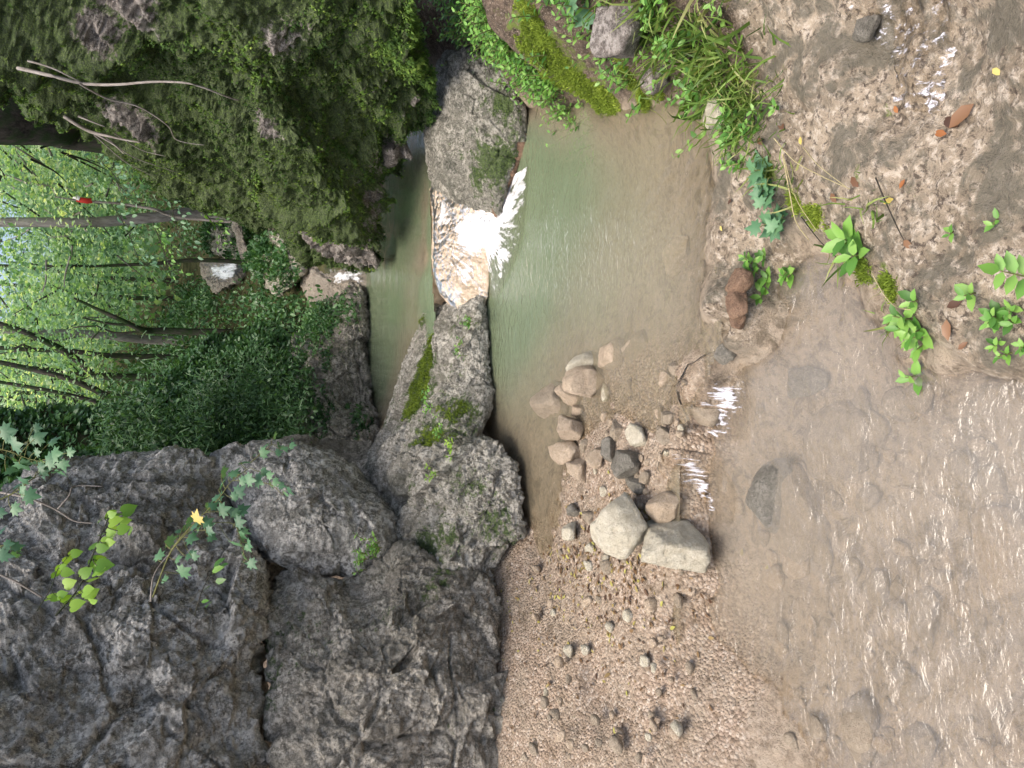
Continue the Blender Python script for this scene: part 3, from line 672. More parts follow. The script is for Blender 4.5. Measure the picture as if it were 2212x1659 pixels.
# slab of the white fall, the film that runs over it and the splash at its foot
sl_pts = [(928, 405, 4.80), (931, 460, 4.76), (933, 520, 4.73), (936, 575, 4.70), (944, 610, 4.66), (957, 640, 4.60), (985, 668, 4.5), (1040, 672, 4.37), (1056, 630, 4.33), (1060, 560, 4.33), (1068, 500, 4.3), (1075, 450, 4.25), (1040, 420, 4.35), (990, 400, 4.55), (950, 392, 4.72)]
slab, SV, SN, _, SF = rock('tufa_slab', sl_pts, (1000, 535, 4.53), PALE, 'pale tan tufa slab under the white waterfall, between the mound and the mottled boulder', 'rock slab', front=.05, back=.3, amp=.03, freq=3, crack=.004, cfreq=3, seed=85, N=420, Mr=110, flat=.4)
nfr = 110 * 420; FV = SV[:nfr]; FN = SN[:nfr]
fall = empty('waterfall', tuple(G(1060, 510, 0)))
core = P(1030, 505, 4.42)
uu, _w2 = norm(P(1030, 560, 4.42) - core), norm(P(1080, 505, 4.38) - core)
def streaks(V, c, k=15.0, s=0):
    d = V - c; a = np.arctan2(d @ uu, d @ _w2); r = np.linalg.norm(d, axis=1)
    q = np.stack([np.cos(a) * k * .5, np.sin(a) * k * .5, r * 3.0], -1); return fbm(q, 1.6, 4, 33 + s, .6), r, a
n_, r_, a_ = streaks(FV, P(945, 520, 4.6), 22)
fo = .25 + .32 * n_ + blobs(FV, [(1030, 500, 4.42, .10, .75), (1055, 495, 4.36, .10, .85), (1005, 495, 4.5, .05, .5), (965, 470, 4.65, .06, .25), (1010, 590, 4.46, .06, .28), (985, 640, 4.5, .05, .25), (1000, 560, 4.5, .05, .2)])
nq = np.arange(109 * 420); jj = nq % 420; ii = nq // 420
FQ = np.stack([ii * 420 + jj, ii * 420 + (jj + 1) % 420, (ii + 1) * 420 + (jj + 1) % 420, (ii + 1) * 420 + jj], -1)
lift = .010 + .05 * np.clip(fo - .5, 0, .8) * (1 + .8 * fbm(FV, 40, 3, 9)); edge_ = 1 - (np.arange(nfr) // 420) / 109.0
FVV = FV + FN * (lift * sstep(0, .12, edge_))[:, None]
child('water_film', FVV, [FQ], F_MAIN, fall, attrs={'foam': np.clip(fo, 0, 1.2)})
gx, gy = np.meshgrid(np.linspace(-.35, 1.15, 300), np.linspace(3.55, 4.5, 190)); gx = gx.ravel(); gy = gy.ravel()
W3 = np.stack([gx, gy, 0 * gx], -1); c0 = G(1040, 490, 0)
dx, dy = gx - c0[0], gy - c0[1]; rr = np.hypot(dx, dy); aa = np.arctan2(dy, dx)
st_ = fbm(np.stack([np.cos(aa) * 15, np.sin(aa) * 15, rr * 5], -1), 1.5, 4, 71, .65)
sp_poly = gpoly([(1030, 460), (1062, 400), (1100, 330), (1128, 280), (1145, 330), (1140, 420), (1132, 500), (1105, 580), (1075, 640), (1045, 640)], 0)
ed = sstep(-.02, .07, sdist(gx, gy, sp_poly) + .03 * st_)
fo2 = (.29 + .45 * st_ + gblob(gx, gy, [(1062, 500, 0, .14, .85), (1088, 440, 0, .16, .5), (1110, 380, 0, .14, .38), (1120, 320, 0, .1, .2), (1085, 550, 0, .10, .25)])) * ed
W3[:, 2] = .004 + .05 * np.clip(fo2 - .35, 0, 1) * (1 + .5 * fbm(W3, 30, 3, 8)) * np.exp(-rr * 3)
FG_ = grid_faces(190, 300); FG_ = FG_[(ed[FG_] > .05).all(1)]; us = np.unique(FG_); mp_ = np.full(len(gx), -1); mp_[us] = np.arange(len(us))
child('splash', W3[us], [mp_[FG_]], F_MAIN, fall, attrs={'foam': np.clip(fo2[us], 0, 1.2)})
# thrown drops
nd = 260; an = RNG.uniform(-2.6, .2, nd); rd = np.abs(RNG.normal(size=nd)) * .16 + .03
dp = c0 + np.stack([np.cos(an) * rd, np.sin(an) * rd, RNG.random(nd) * .07 * np.exp(-rd * 3) + .008], -1)
OC = T([(1, 0, 0), (-1, 0, 0), (0, 1, 0), (0, -1, 0), (0, 0, 1), (0, 0, -1)], [(0, 2, 4), (2, 1, 4), (1, 3, 4), (3, 0, 4), (2, 0, 5), (1, 2, 5), (3, 1, 5), (0, 3, 5)])
dm = NM('spray_drops'); dm = dm.done(dm.pbr((.85, .87, .9, 1), .2, None, .5))
V_, F_, R_ = scatter(OC, dp, rdir(nd), rdir(nd), .0022 + .002 * RNG.random(nd)); dr = child('spray', V_, [F_], dm, fall); dr['kind'] = 'stuff'
tag(fall, 'white fan of water splashing over the pale tufa slab into the green pool', 'waterfall')
# boulder right of the fall
def mz(base, up=.5, f=4, s=3, b=None):
    def fn(V, Nn):
        r = base + up * (Nn[:, 2] - .4) + .5 * fbm(V, f, 3, s)
        if b: r = r + blobs(V, b)
        return r
    return fn
b1, V_, N_, M_, F_ = rock('boulder', [(948, 150, 4.3), (962, 112, 4.15), (1000, 98, 4.0), (1045, 108, 3.9), (1080, 140, 3.85), (1105, 185, 3.8), (1125, 235, 3.78), (1135, 290, 3.8), (1122, 345, 3.9), (1100, 400, 4.0), (1075, 466, 4.15),
    (1040, 462, 4.3), (1000, 450, 4.45), (962, 425, 4.6), (928, 402, 4.7), (920, 350, 4.7), (918, 280, 4.6), (938, 245, 4.5), (942, 200, 4.4)], (1010, 270, 4.15), R_BOULD,
    'rounded mottled grey and mossy boulder right of the white waterfall', front=.22, back=.35, amp=.05, freq=3, crack=.025, cfreq=2.5, seed=11,
    mossf=mz(-.2, .1, 6, 5, [(1060, 340, 3.85, .30, .85), (1090, 240, 3.75, .22, .8), (1040, 390, 3.95, .22, .7), (1020, 400, 4.1, .2, .62), (1080, 420, 4.1, .12, .7), (980, 330, 4.2, .12, .5), (1100, 180, 3.8, .16, .6), (1040, 400, 4.1, .2, .5), (990, 330, 4.2, .1, .4)]))
rim, *_ = rock('rusty_ledge', [(1110, 290, 3.80), (1135, 285, 3.76), (1142, 310, 3.78), (1128, 345, 3.85), (1105, 390, 3.95), (1085, 445, 4.08), (1072, 470, 4.14), (1062, 455, 4.14), (1080, 400, 4.0), (1100, 340, 3.9)], (1105, 375, 3.93), R_RUST,
     'rusty brown tufa ledge at the foot of the mottled boulder', 'rock ledge', front=.03, back=.12, amp=.02, freq=8, crack=.008, cfreq=6, N=200, Mr=24, seed=12)

# mossy mound left of the fall
m1, V_, N_, M_, F_ = rock('mossy_rock', [(938, 655, 4.85), (985, 640, 4.65), (1040, 640, 4.4), (1045, 700, 4.38), (1052, 800, 4.32), (1052, 880, 4.25), (1035, 945, 4.2), (1000, 1010, 4.15), (940, 1060, 4.2), (860, 1060, 4.5), (790, 1010, 4.9), (806, 960, 5.2),
    (828, 905, 5.3), (845, 850, 5.25), (868, 790, 5.2), (890, 740, 5.15), (908, 690, 5.05)], (950, 850, 4.62), R_LEDGE,
    'long rock mound between the two pools, with yellow-green moss on its white pitted top', 'rock', front=.20, back=.35, amp=.07, freq=3, crack=.035, cfreq=2.6, seed=21, N=480, Mr=120,
    aniso=stretch((-.7, .2, .55)), mossf=mz(.16, .2, 5, 6, [(935, 790, 4.7, .18, .8), (930, 840, 4.7, .2, .6), (1030, 720, 4.4, .12, .5), (1000, 900, 4.3, .2, .5), (960, 960, 4.3, .2, .5), (1010, 800, 4.4, .12, .5)]))
moss_tufts(m1, V_, N_, M_, 9000, .014, LM_MOSSB, Fs=F_, thr=.6, droop=-.2)
# ledges below it on the left
d1, V_, N_, M_, F_ = rock('rock_ledge', [(790, 1000, 4.75), (860, 975, 4.5), (940, 965, 4.25), (1010, 950, 4.1), (1060, 945, 4.0), (1115, 995, 3.8), (1130, 1060, 3.75), (1128, 1130, 3.72), (1108, 1180, 3.75), (1075, 1215, 3.8), (1050, 1290, 3.8), (960, 1300, 3.85),
    (870, 1220, 4.2), (845, 1150, 4.4), (835, 1080, 4.6)], (980, 1100, 4.0), R_LEDGE,
    'furrowed grey rock ledge sloping down to the gravel bar, streaked with white lichen', 'rock ledge', front=.12, back=.4, amp=.09, freq=2.6, crack=.045, cfreq=2.4, seed=31, N=460, Mr=120,
    mossf=mz(.12, .2, 4, 8, [(1100, 1130, 3.8, .15, .7), (930, 1180, 4.0, .25, .5), (1080, 1010, 3.9, .1, .5)]), aniso=stretch((-.7, .2, .6), .35, 1.3))
d2, V_, N_, M_, F_ = rock('bank_rock', [(585, 1250, 4.3), (640, 1220, 4.3), (700, 1235, 4.25), (760, 1245, 4.2), (830, 1215, 4.15), (870, 1180, 4.1), (950, 1210, 3.95), (1040, 1230, 3.8), (1075, 1290, 3.7), (1070, 1400, 3.5), (1090, 1560, 3.3), (1060, 1760, 3.2), (700, 1800, 3.2),
    (590, 1600, 3.6), (575, 1400, 3.9)], (830, 1450, 3.55), R_DARK,
    'low brown-grey rock below the crack at the left edge, above the gravel', 'rock', front=.12, back=.5, amp=.08, freq=2.6, crack=.05, cfreq=2.2, seed=41, N=460, Mr=120,
    aniso=stretch((-.8, .2, .4), .5), mossf=mz(.12, .2, 4, 9, [(960, 1240, 3.8, .2, .4)]))
e1, V_, N_, M_, F_ = rock('boulder', [(470, 1000, 5.1), (520, 972, 5.1), (590, 965, 5.1), (650, 958, 5.0), (710, 975, 4.9), (765, 1010, 4.8), (800, 1050, 4.65), (845, 1085, 4.5), (852, 1130, 4.4), (840, 1180, 4.3), (800, 1222, 4.3), (750, 1246, 4.3), (690, 1238, 4.35),
    (620, 1212, 4.4), (572, 1205, 4.5), (535, 1160, 4.6), (505, 1090, 4.8)], (670, 1100, 4.55), R_GREY,
    'broad dark grey boulder with a smooth hollow underside, below the deep crack', front=.28, back=.4, amp=.08, freq=2.2, crack=.04, cfreq=1.8, seed=51, N=460, Mr=120, mossf=mz(-.12, .35))
f1, V_, N_, M_, F_ = rock('boulder', [(-260, 1040, 5.4), (-60, 1058, 5.3), (30, 1050, 5.2), (65, 1005, 5.2), (110, 982, 5.2), (200, 990, 5.2), (300, 990, 5.2), (390, 995, 5.1), (450, 1010, 5.0), (480, 1050, 4.9), (498, 1110, 4.7), (540, 1165, 4.5), (560, 1230, 4.3), (570, 1300, 4.1),
    (575, 1420, 3.9), (575, 1600, 3.6), (560, 1800, 3.4), (250, 1900, 3.3), (-260, 1900, 3.4)], (250, 1330, 4.3), R_GREY,
    'huge grey weathered boulder, deeply fissured, filling the upper left', front=.35, back=.9, amp=.14, freq=1.6, crack=.06, cfreq=1.5, seed=61, N=600, Mr=170, mossf=mz(-.12, .35), aniso=(1.2, 1, 1))
# deep crack floor behind the two boulders
rock('boulder', [(430, 1020, 5.6), (640, 940, 5.6), (800, 950, 5.5), (830, 1010, 5.2), (800, 1090, 5.1), (640, 1300, 5.0), (500, 1350, 5.0)], (620, 1100, 5.4), R_DARK,
     'dark rock wedged deep behind the crack between the grey boulders', front=.05, back=.4, amp=.06, freq=3, seed=65, N=200, Mr=40, mossf=mz(.1, .4))
g1, V_, N_, M_, F_ = rock('mossy_rock', [(640, 745, 7.9), (668, 690, 7.8), (710, 645, 7.5), (760, 602, 7.1), (785, 615, 6.9), (797, 680, 6.8), (800, 760, 6.75), (806, 840, 6.6), (818, 910, 6.4), (822, 975, 6.2), (760, 1040, 6.2), (690, 1020, 6.5), (620, 985, 6.9), (590, 930, 7.2),
    (588, 860, 7.4), (605, 800, 7.6)], (710, 840, 6.9), R_DARK,
    'dark mossy rock bank behind the upper pool, under the ivy slope', 'rock', front=.25, back=.5, amp=.16, freq=2.0, crack=.06, cfreq=1.8, seed=71, N=440, Mr=110,
    mossf=mz(.25, .5, 3, 5, [(680, 720, 7.3, .3, .5), (650, 850, 6.9, .3, .4)]), aniso=(1, 1, 1.4))
moss_tufts(g1, V_, N_, M_, 9000, .03, LM_IVY, Fs=F_, name='ivy', thr=.55, droop=.3, tmpl=SIMPLE)
# pale slab of the third cascade
h1, V_, N_, M_, F_ = rock('tufa_slab', [(636, 566, 8.3), (660, 562, 8.2), (720, 572, 7.7), (770, 578, 7.2), (797, 600, 6.9), (797, 640, 6.9), (770, 640, 7.1), (720, 655, 7.5), (680, 690, 7.8), (662, 720, 8.0), (665, 660, 8.1), (650, 620, 8.2)], (715, 610, 7.6),
     FARTUFA,
     'pale wet tufa slab of the third step, behind the upper pool', 'rock slab', front=.1, back=.35, amp=.06, freq=4, crack=.02, cfreq=3, seed=81, N=260, Mr=60)
h2, *_ = rock('tufa_slab', [(434, 574, 10.8), (436, 568, 10.8), (520, 556, 10.2), (528, 560, 10.2), (540, 580, 10), (510, 606, 10), (470, 630, 10.2), (462, 626, 10.3), (450, 606, 10.5), (436, 602, 10.8)], (490, 590, 10.3), FARTUFA,
     'small pale tufa slab of the farthest step', 'rock slab', front=.03, back=.4, amp=.09, freq=3, flat=.3, seed=82, N=200, Mr=40)
for lab, pts, cen, sd_ in (('narrow pale tufa rib rising from the farthest step', [(498, 468, 9.6), (510, 460, 9.5), (520, 490, 9.5), (530, 530, 9.5), (548, 548, 9.4), (530, 575, 9.6), (515, 550, 9.7), (508, 510, 9.7)], (521, 530, 9.6), 5),
                           ('pale tufa rib leaning against the foot of the mossy cliff', [(600, 480, 8.6), (606, 500, 8.5), (580, 530, 8.8), (555, 555, 9.2), (545, 552, 9.2), (560, 520, 9.0), (582, 492, 8.7)], (573, 520, 8.9), 6),
                           ('dark mossy rock under the cliff, right of the farthest step', [(560, 520, 8.8), (600, 500, 8.2), (640, 545, 8.0), (665, 565, 7.9), (650, 600, 8), (600, 640, 8.4), (560, 600, 9), (548, 560, 9.2)], (605, 565, 8.4), 7),
                           ('dark shaded rock behind the narrow pale tufa rib', [(470, 455, 10.2), (500, 470, 10), (590, 480, 9.6), (560, 530, 9.7), (530, 560, 9.9), (480, 560, 10.3), (440, 540, 10.6)], (520, 510, 10.1), 8)):
    o, V_, N_, M_, F_ = rock('mossy_rock' if 'dark' in lab else 'tufa_rib', pts, cen, R_DARK if 'dark' in lab else FARTUFA, lab, 'rock', front=.10 if 'dark' in lab else .02, back=.3 if 'dark' in lab else .1, amp=.10, freq=3, seed=sd_, N=160, Mr=36, flat=.3, mossf=mz(.45, .3))
    if 'dark' in lab: moss_tufts(o, V_, N_, M_, 2600, .045, LM_IVY, Fs=F_, name='ivy', thr=.5, droop=.3, tmpl=LEAF)
# white threads of the two far cascades
def far_fall(label, pts, cen, st=.8):
    W = cyc_resample([P(*q) for q in pts], 120); C = P(*cen); r = np.linspace(0, 1, 16)[1:]
    V = (C + (W - C)[None] * r[:, None, None]).reshape(-1, 3); V = V + np.stack([0 * V[:, 0], -.02 * np.ones(len(V)) + .02 * fbm(V, 12, 3, 4), 0 * V[:, 0]], -1)
    V = np.concatenate([V, [C]]); j = np.arange(120); k = (j + 1) % 120; i = (np.arange(14) * 120)[:, None]
    F = np.stack([i + j, i + k, i + 120 + k, i + 120 + j], -1).reshape(-1, 4)
    fo = np.concatenate([np.repeat(st * (1 - r ** 2), 120), [st]])
    tag(link('far_cascade', V, [F, np.stack([np.full(120, len(V) - 1), j, k], -1)], F_BACK, attrs={'foam': fo}), label, 'cascade')
far_fall('white farthest cascade seen high between the trees', [(442, 572, 10.5), (470, 566, 10.25), (510, 562, 9.95), (520, 580, 9.85), (505, 608, 9.85), (470, 608, 10.2), (448, 596, 10.45)], (485, 588, 10.08), 1.0)
far_fall('thin veil of water on the pale slab behind the upper pool', [(700, 578, 7.6), (760, 575, 7.1), (797, 590, 6.75), (797, 625, 6.7), (760, 608, 7.0), (715, 620, 7.45)], (752, 598, 7.12), .75)

# ------------------------------------------------------------------ single STONES
def stone(px, py, w_, h_, mat, label, group=None, zoff=.35, H=.55, seed=0, name='stone', rot=0, ang=.12, N=56, zc=None, cat='stone'):
    """w_ = extent along picture x (towards the viewer), h_ = along picture y (sideways), both in picture units"""
    z0 = -.02 if zc is None else zc
    for _ in range(3):
        g = G(px, py, z0); z0 = float(ground_z(g[0], g[1])[0])
    g = G(px, py, max(z0, -.3)); dist = np.linalg.norm(g - CO); s = K / 768 * dist
    sx = h_ * s / 2; dep = math.atan2(CAM_H - z0, g[1]); sy = w_ * s / 2 / (math.sin(dep) * .75 + .25) ; hz = min(sx, sy) * H * 2
    u = np.linspace(0, 2 * np.pi, N, endpoint=False); v = np.linspace(0, np.pi, N // 2 + 1)[1:-1]
    D = np.stack([np.outer(np.sin(v), np.cos(u)), np.outer(np.sin(v), np.sin(u)), np.outer(np.cos(v), np.ones(N))], -1).reshape(-1, 3)
    D = np.concatenate([D, [[0, 0, 1], [0, 0, -1]]])
    # planar cuts give the stone its facets
    rs = np.random.default_rng(seed + 5); r = np.ones(len(D))
    for k in range(10):
        n = norm(rs.normal(size=3)); dd = .48 + rs.random() * .3; c = D @ n; r = np.where(c > .05, np.minimum(r, dd / np.maximum(c, .05)), r)
    r = r * (1 + .12 * fbm(D + seed, 2.2, 5, seed, .6) + .03 * ridge(D + seed, 5, 3, seed))
    V = D * r[:, None] * 1.3; V[:, 0] *= sx; V[:, 1] *= sy; V[:, 2] *= hz
    c, s_ = math.cos(rot), math.sin(rot); V = np.stack([V[:, 0] * c - V[:, 1] * s_, V[:, 0] * s_ + V[:, 1] * c, V[:, 2]], -1)
    V = V + np.array([g[0], g[1], z0 + hz * zoff])
    rows = N // 2 - 1; j = np.arange(N); k = (j + 1) % N; i = (np.arange(rows - 1) * N)[:, None]
    F = np.stack([i + j, i + N + j, i + N + k, i + k], -1).reshape(-1, 4); e = rows * N
    F3 = np.concatenate([np.stack([np.full(N, e), j, k], -1), np.stack([np.full(N, e + 1), e - N + k, e - N + j], -1)])
    return tag(link(name, V, [F, F3], mat), label, cat, group)
st = [
 (1383, 1130, 90, 108, R_PALE, 'large pale cream stone, left-leaning block of the two big ones beside the gravel', .7, .5),
 (1470, 1178, 115, 105, R_PALE, 'largest pale cream stone, with an olive stain, at the water side of the gravel', .6, .5),
 (1453, 1097, 46, 54, R_PINK, 'reddish rough stone wedged against the two big pale stones', .6, .55),
 (1372, 1003, 40, 62, R_WETG, 'dark wet greenish stone standing in the gravel', .5, .6),
 (1378, 1050, 34, 34, R_WETG, 'dark wet stone touching the tip of the big pale stone', .4, .4),
 (1288, 830, 46, 66, R_PINK, 'chunky buff stone at the head of the row of stones in the pool', .6, .6),
 (1290, 788, 30, 50, R_PALE, 'upright pale-topped stone at the end of the row in the pool', .9, .7),
 (1330, 768, 44, 62, R_PINK, 'buff stone half in the water beside the upright pale one', .35, .5),
 (1375, 750, 46, 66, R_TANW, 'flat brown stone just under the pool surface', .2, .35),
 (1250, 845, 34, 56, R_PINK, 'buff stone on the deep side of the stone row', .6, .6),
 (1252, 884, 22, 26, R_PINK, 'small brown stone in a gap of the stone row', .5, .5),
 (1254, 925, 34, 56, R_PINK, 'lumpy buff stone in the middle of the stone row', .6, .55),
 (1234, 975, 58, 52, R_PINK, 'wide pinkish stone at the left end of the stone row', .5, .45),
 (1256, 1015, 34, 44, R_PINK, 'egg-shaped pinkish stone beyond the end of the row', .5, .5),
 (1298, 984, 24, 44, R_PINK, 'small buff stone on the wet gravel behind the row', .5, .5),
 (1322, 970, 24, 44, R_WETG, 'small grey wet stone on the gravel beside a buff one', .5, .5),
 (1383, 940, 34, 50, R_PALE, 'flat pale slanting stone alone on the gravel', .4, .35),
 (1440, 940, 26, 36, R_TANW, 'brownish stone on the gravel near the spill', .4, .4),
 (1445, 905, 30, 36, R_TANW, 'brownish flat stone in shallow water near the spill', .3, .35),
 (1332, 935, 26, 44, R_TANW, 'oblong brown stone sunk in the gravel', .2, .35),
 (1240, 1145, 24, 34, R_PALE, 'small pale stone alone near the leaf litter', .6, .55),
 (1246, 1103, 18, 26, R_WETG, 'small grey stone in the muddy shallows', .4, .5),
 (1462, 800, 30, 32, R_TANW, 'rounded brown stone under clear shallow water', .2, .4),
 (1440, 818, 24, 30, R_PINK, 'small buff stone next to the rounded brown one under water', .2, .4),
 (1472, 556, 60, 62, R_PINK, 'submerged buff stone near the middle of the pool lip', .25, .35),
 (1216, 640, 60, 90, R_TANW, 'blurred tan boulder deep under the green water', .9, .5),
 (1218, 860, 50, 80, R_TANW, 'submerged tan boulder on the deep side of the stone row', .5, .5),
 (1604, 610, 40, 44, R_RUST, 'rusty tufa lump on the pool lip', .5, .45),
 (1600, 655, 46, 56, R_RUST, 'knobbly orange-brown tufa crust below the pool lip', .4, .4),
 (1598, 698, 30, 34, R_RUST, 'small orange-brown tufa knob next to the spill', .4, .4),
 (1580, 762, 26, 42, R_WETG, 'dark wet pebble sitting in the spill of the lip', .7, .6),
 (1698, 1085, 76, 150, R_WETG, 'long grey wet boulder breaking the surface of the stream', .35, .45),
 (1725, 1110, 90, 160, R_TANW, 'brown submerged flank beside the long grey wet boulder', .0, .32),
 (1748, 820, 64, 66, R_WETG, 'square mossy grey stone breaking the surface in the foreground', .45, .5),
 (1822, 975, 120, 150, R_TANW, 'flat slab under the foreground water, straight-edged', .1, .18),
 (1806, 1082, 26, 36, R_TANW, 'single yellowish pebble under the foreground water', .3, .45),
 (2082, 1018, 42, 60, R_TANW, 'pale rounded stone under the nearest water', .2, .35),
 (1898, 1262, 34, 62, R_TANW, 'oblong light stone under the water at the left', .3, .4),
 (2170, 1215, 110, 150, R_PINK, 'broad pinkish submerged slab in the nearest corner', .1, .25),
 (1524, 1215, 22, 28, R_PALE, 'little grey stone at the foot of the largest pale stone', .5, .5),
 (1880, 60, 34, 40, R_WETG, 'brown wet stone standing in the trickle', .5, .5),
 (1855, 920, 90, 60, R_TANW, 'small submerged slab with a broken corner', .1, .2),
 (2005, 1330, 60, 90, R_TANW, 'tan slab under water beyond the oblong light stone', .15, .3),
 (1560, 255, 40, 60, R_PALE, 'angular pale block in the grass on the right bank', .5, .5),
 (1425, 170, 30, 60, R_CLIFF, 'pitted pale stone in the bank beside the pool', .5, .5),
 (1350, 60, 60, 110, R_CLIFF, 'brown pitted rock in the bank under the grass', .4, .5),
]
for i, (a, b, c, d, m, lab, zo, H) in enumerate(st): stone(a, b, c, d, m, lab, zoff=zo, H=H, seed=i * 7 + 3, rot=random.uniform(-.35, .35))
# small loose stones scattered over the bar and the stream
k = 0
for i in range(900):
    if k >= 190: break
    px = random.uniform(1130, 2190); py = random.uniform(820, 1640)
    g = G(px, py, -.02); x_, y_ = g[0], g[1]
    if px < 1500: ok = inpoly(np.array([x_]), np.array([y_]), POL['gravel'])[0] and random.random() < .8
    else: ok = random.random() < .5 and py > 850 and (py < 1300 or px > 1680)
    if not ok: continue
    s = random.choice([10, 12, 14, 16, 20]) * (1 if px < 1500 else random.choice([1.2, 1.5, 2, 3]))
    k += 1
    stone(px, py, s, s * random.uniform(1, 1.6), random.choice([R_PINK, R_PINK, R_TANW, R_TANW, R_PALE]) if px < 1500 else random.choice([R_TANW, R_TANW, R_PINK]),
          'small loose pebble lying on the gravel bar' if px < 1500 else 'small tan pebble under the shallow foreground water', 'pebbles on the gravel bar' if px < 1500 else 'pebbles under the foreground water',
          zoff=.35 if px < 1500 else .25, H=.4 if px < 1500 else .28, seed=400 + i, name='pebble', rot=random.uniform(0, 3), N=14, cat='pebble')

# ------------------------------------------------------------------ HILLSIDE behind
def axis_x(y): return .14 * y + .0
def hill_z(x, y):
    za = np.interp(y, [6.5, 7.0, 7.6, 8.4, 9.6, 10, 10.8, 13, 18, 32], [.1, .18, .45, .62, .95, 1.12, 1.45, 1.8, 2.6, 6.5])
    d = x - axis_x(y); k = 1 + 0 * y
    left = np.clip(-d - .45, 0, 99); right = np.clip(d - .6, 0, 99)
    s = .62 * left * np.exp(-left * .03) + .9 * right * np.exp(-right * .02)
    p = np.stack([x, y, 0 * x], -1)
    return za + s * k + .18 * fbm(p, .9, 4, 61) * sstep(0, .6, s + .2) + .05 * fbm(p, 4, 3, 62)
hy = 7.0 + 25 * np.linspace(0, 1, 170) ** 1.4; hx = np.linspace(-1, 1, 240)
HX = (hx[None] * (4.0 + .75 * hy[:, None])).ravel(); HY = np.repeat(hy[:, None], 240, 1).ravel(); HZ = hill_z(HX, HY)
def hill_mat():
    m = NM('leafy_soil'); n = m.noise(6, 7, .7)
    c = m.mix(m.ramp(n, [(.4, 0), (.6, 1)]), (.03, .035, .015, 1), (.085, .08, .04, 1))
    return m.done(m.pbr(c, .95, m.bump(n, .03), .1))
HILLM = hill_mat()
tag(link('hillside', np.stack([HX, HY, HZ], -1), [grid_faces(170, 240)], HILLM, origin=(0, 0, 0)), 'wooded hillside above the stream', kind='structure')
def on_hill(n, xlim, ylim, dens=None):
    x = RNG.uniform(*xlim, n); y = RNG.uniform(*ylim, n)
    if dens is not None: m = RNG.random(n) < dens(x, y); x, y = x[m], y[m]
    return np.stack([x, y, hill_z(x, y)], -1)
def clump_cloud(base, hgt, size, tmpl, k, seed=0, clump=.25, up=.6):
    """leaves around base points: fills clumps with noise-shaped gaps"""
    n = len(base) * k; b = np.repeat(base, k, 0)
    pos = b + RNG.normal(size=(n, 3)) * np.array([clump, clump, clump * .5]); pos[:, 2] += RNG.random(n) * hgt * (.4 + .6 * (fbm(pos, .9, 2, seed) + .5))
    y = norm(rdir(n) + np.array([0, 0, -.1])); z = norm(rdir(n) * .7 + np.array([0, 0, up]) + np.array([0, -.35, 0]))
    rn = np.clip(.5 + .6 * fbm(pos, 1.6, 3, seed + 2) + RNG.normal(size=n) * .18, 0, 1)
    return scatter(tmpl, pos, y, z, size * (.6 + .8 * RNG.random(n)), rn)
strm = lambda x, y: ((np.abs(x - axis_x(y) - .0) > .25)).astype(float)
# ivy and herbs on the near slope
b = on_hill(13000, (-4.5, 4), (6.9, 13), lambda x, y: strm(x, y) * (.35 + .65 * (fbm(np.stack([x, y, 0 * x], -1), 1.5, 3, 8) > -.12)))
V_, F_, R_ = clump_cloud(b, .28, .055, LEAF, 6, 3, .09)
tag(link('undergrowth', V_, [F_], LM_IVY, attrs={'rnd': R_}, origin=(0, 0, 0)), 'dark green ivy and herbs covering the slope behind the upper pool', 'undergrowth', kind='stuff')
b = on_hill(8000, (-16, 16), (12, 30), lambda x, y: 1 + 0 * x)
V_, F_, R_ = clump_cloud(b, 1.6, .10, SIMPLE, 20, 9, .4)
tag(link('far_woodland', V_, [F_], LM_FOREST, attrs={'rnd': R_}, origin=(0, 0, 0)), 'dense bright green leafy wood on the far hillside', 'woodland', kind='stuff')
# the lighter verge with long grass at the near edge of the slope
pts = []
for px, py, yy, n in [(560, 870, 6.6, 500), (600, 930, 6.3, 400), (520, 930, 6.5, 500), (460, 900, 6.9, 500), (640, 960, 6.0, 300), (430, 960, 6.2, 500), (330, 950, 6.2, 400), (250, 950, 6.4, 400)]:
    c = P(px, py, yy); pts.append(c + RNG.normal(size=(n, 3)) * np.array([.24, .2, .07]))
pts = np.concatenate(pts); n = len(pts)
pts = pts[RNG.random(len(pts)) < .9]; n = len(pts)
A1 = scatter(BLADE, pts, norm(RNG.normal(size=(n, 3)) * .6 + np.array([0, -.3, .3])), norm(rdir(n) * .3 + [0, -.5, .8]), .09 * (.5 + RNG.random(n)), np.clip(.3 + RNG.random(n) * .5, 0, 1))
A2 = scatter(LEAF, np.repeat(pts, 3, 0) + RNG.normal(size=(n * 3, 3)) * .06, rdir(3 * n), norm(rdir(3 * n) * .5 + [0, -.3, .8]), .035 * (.5 + RNG.random(3 * n)), RNG.random(3 * n) * .6)
V_, F_, R_ = join([A1, A2])
tag(link('verge_grass', V_, F_, leaf_mat('verge_leaves', [(.03, .075, .03), (.07, .16, .055), (.13, .27, .09)], .3, .45, .4), attrs={'rnd': R_}), 'fresh green grass and herbs along the top of the grey boulders', 'grass', kind='stuff')
# a sloping bank of soil under that verge
eb, V_, N_, M_, F_ = rock('earth_bank', [(-200, 900, 7.5), (100, 900, 7.3), (300, 860, 7.4), (480, 720, 8.6), (600, 700, 8.4), (640, 800, 7.4), (620, 960, 6.6), (540, 1060, 6.2), (300, 1100, 6.0), (-200, 1150, 6.0)], (320, 960, 6.7), HILLM,
     'ivy-covered earth bank above the grey boulders', 'bank', mossf=lambda V, N: .9 + .6 * fbm(V, 2.2, 3, 12), front=.05, back=.5, amp=.12, freq=1.8, crack=.02, seed=91, N=240, Mr=60)

moss_tufts(eb, V_, N_, M_, 26000, .05, LM_IVY, Fs=F_, name='ivy', thr=.7, droop=.2, tmpl=LEAF)

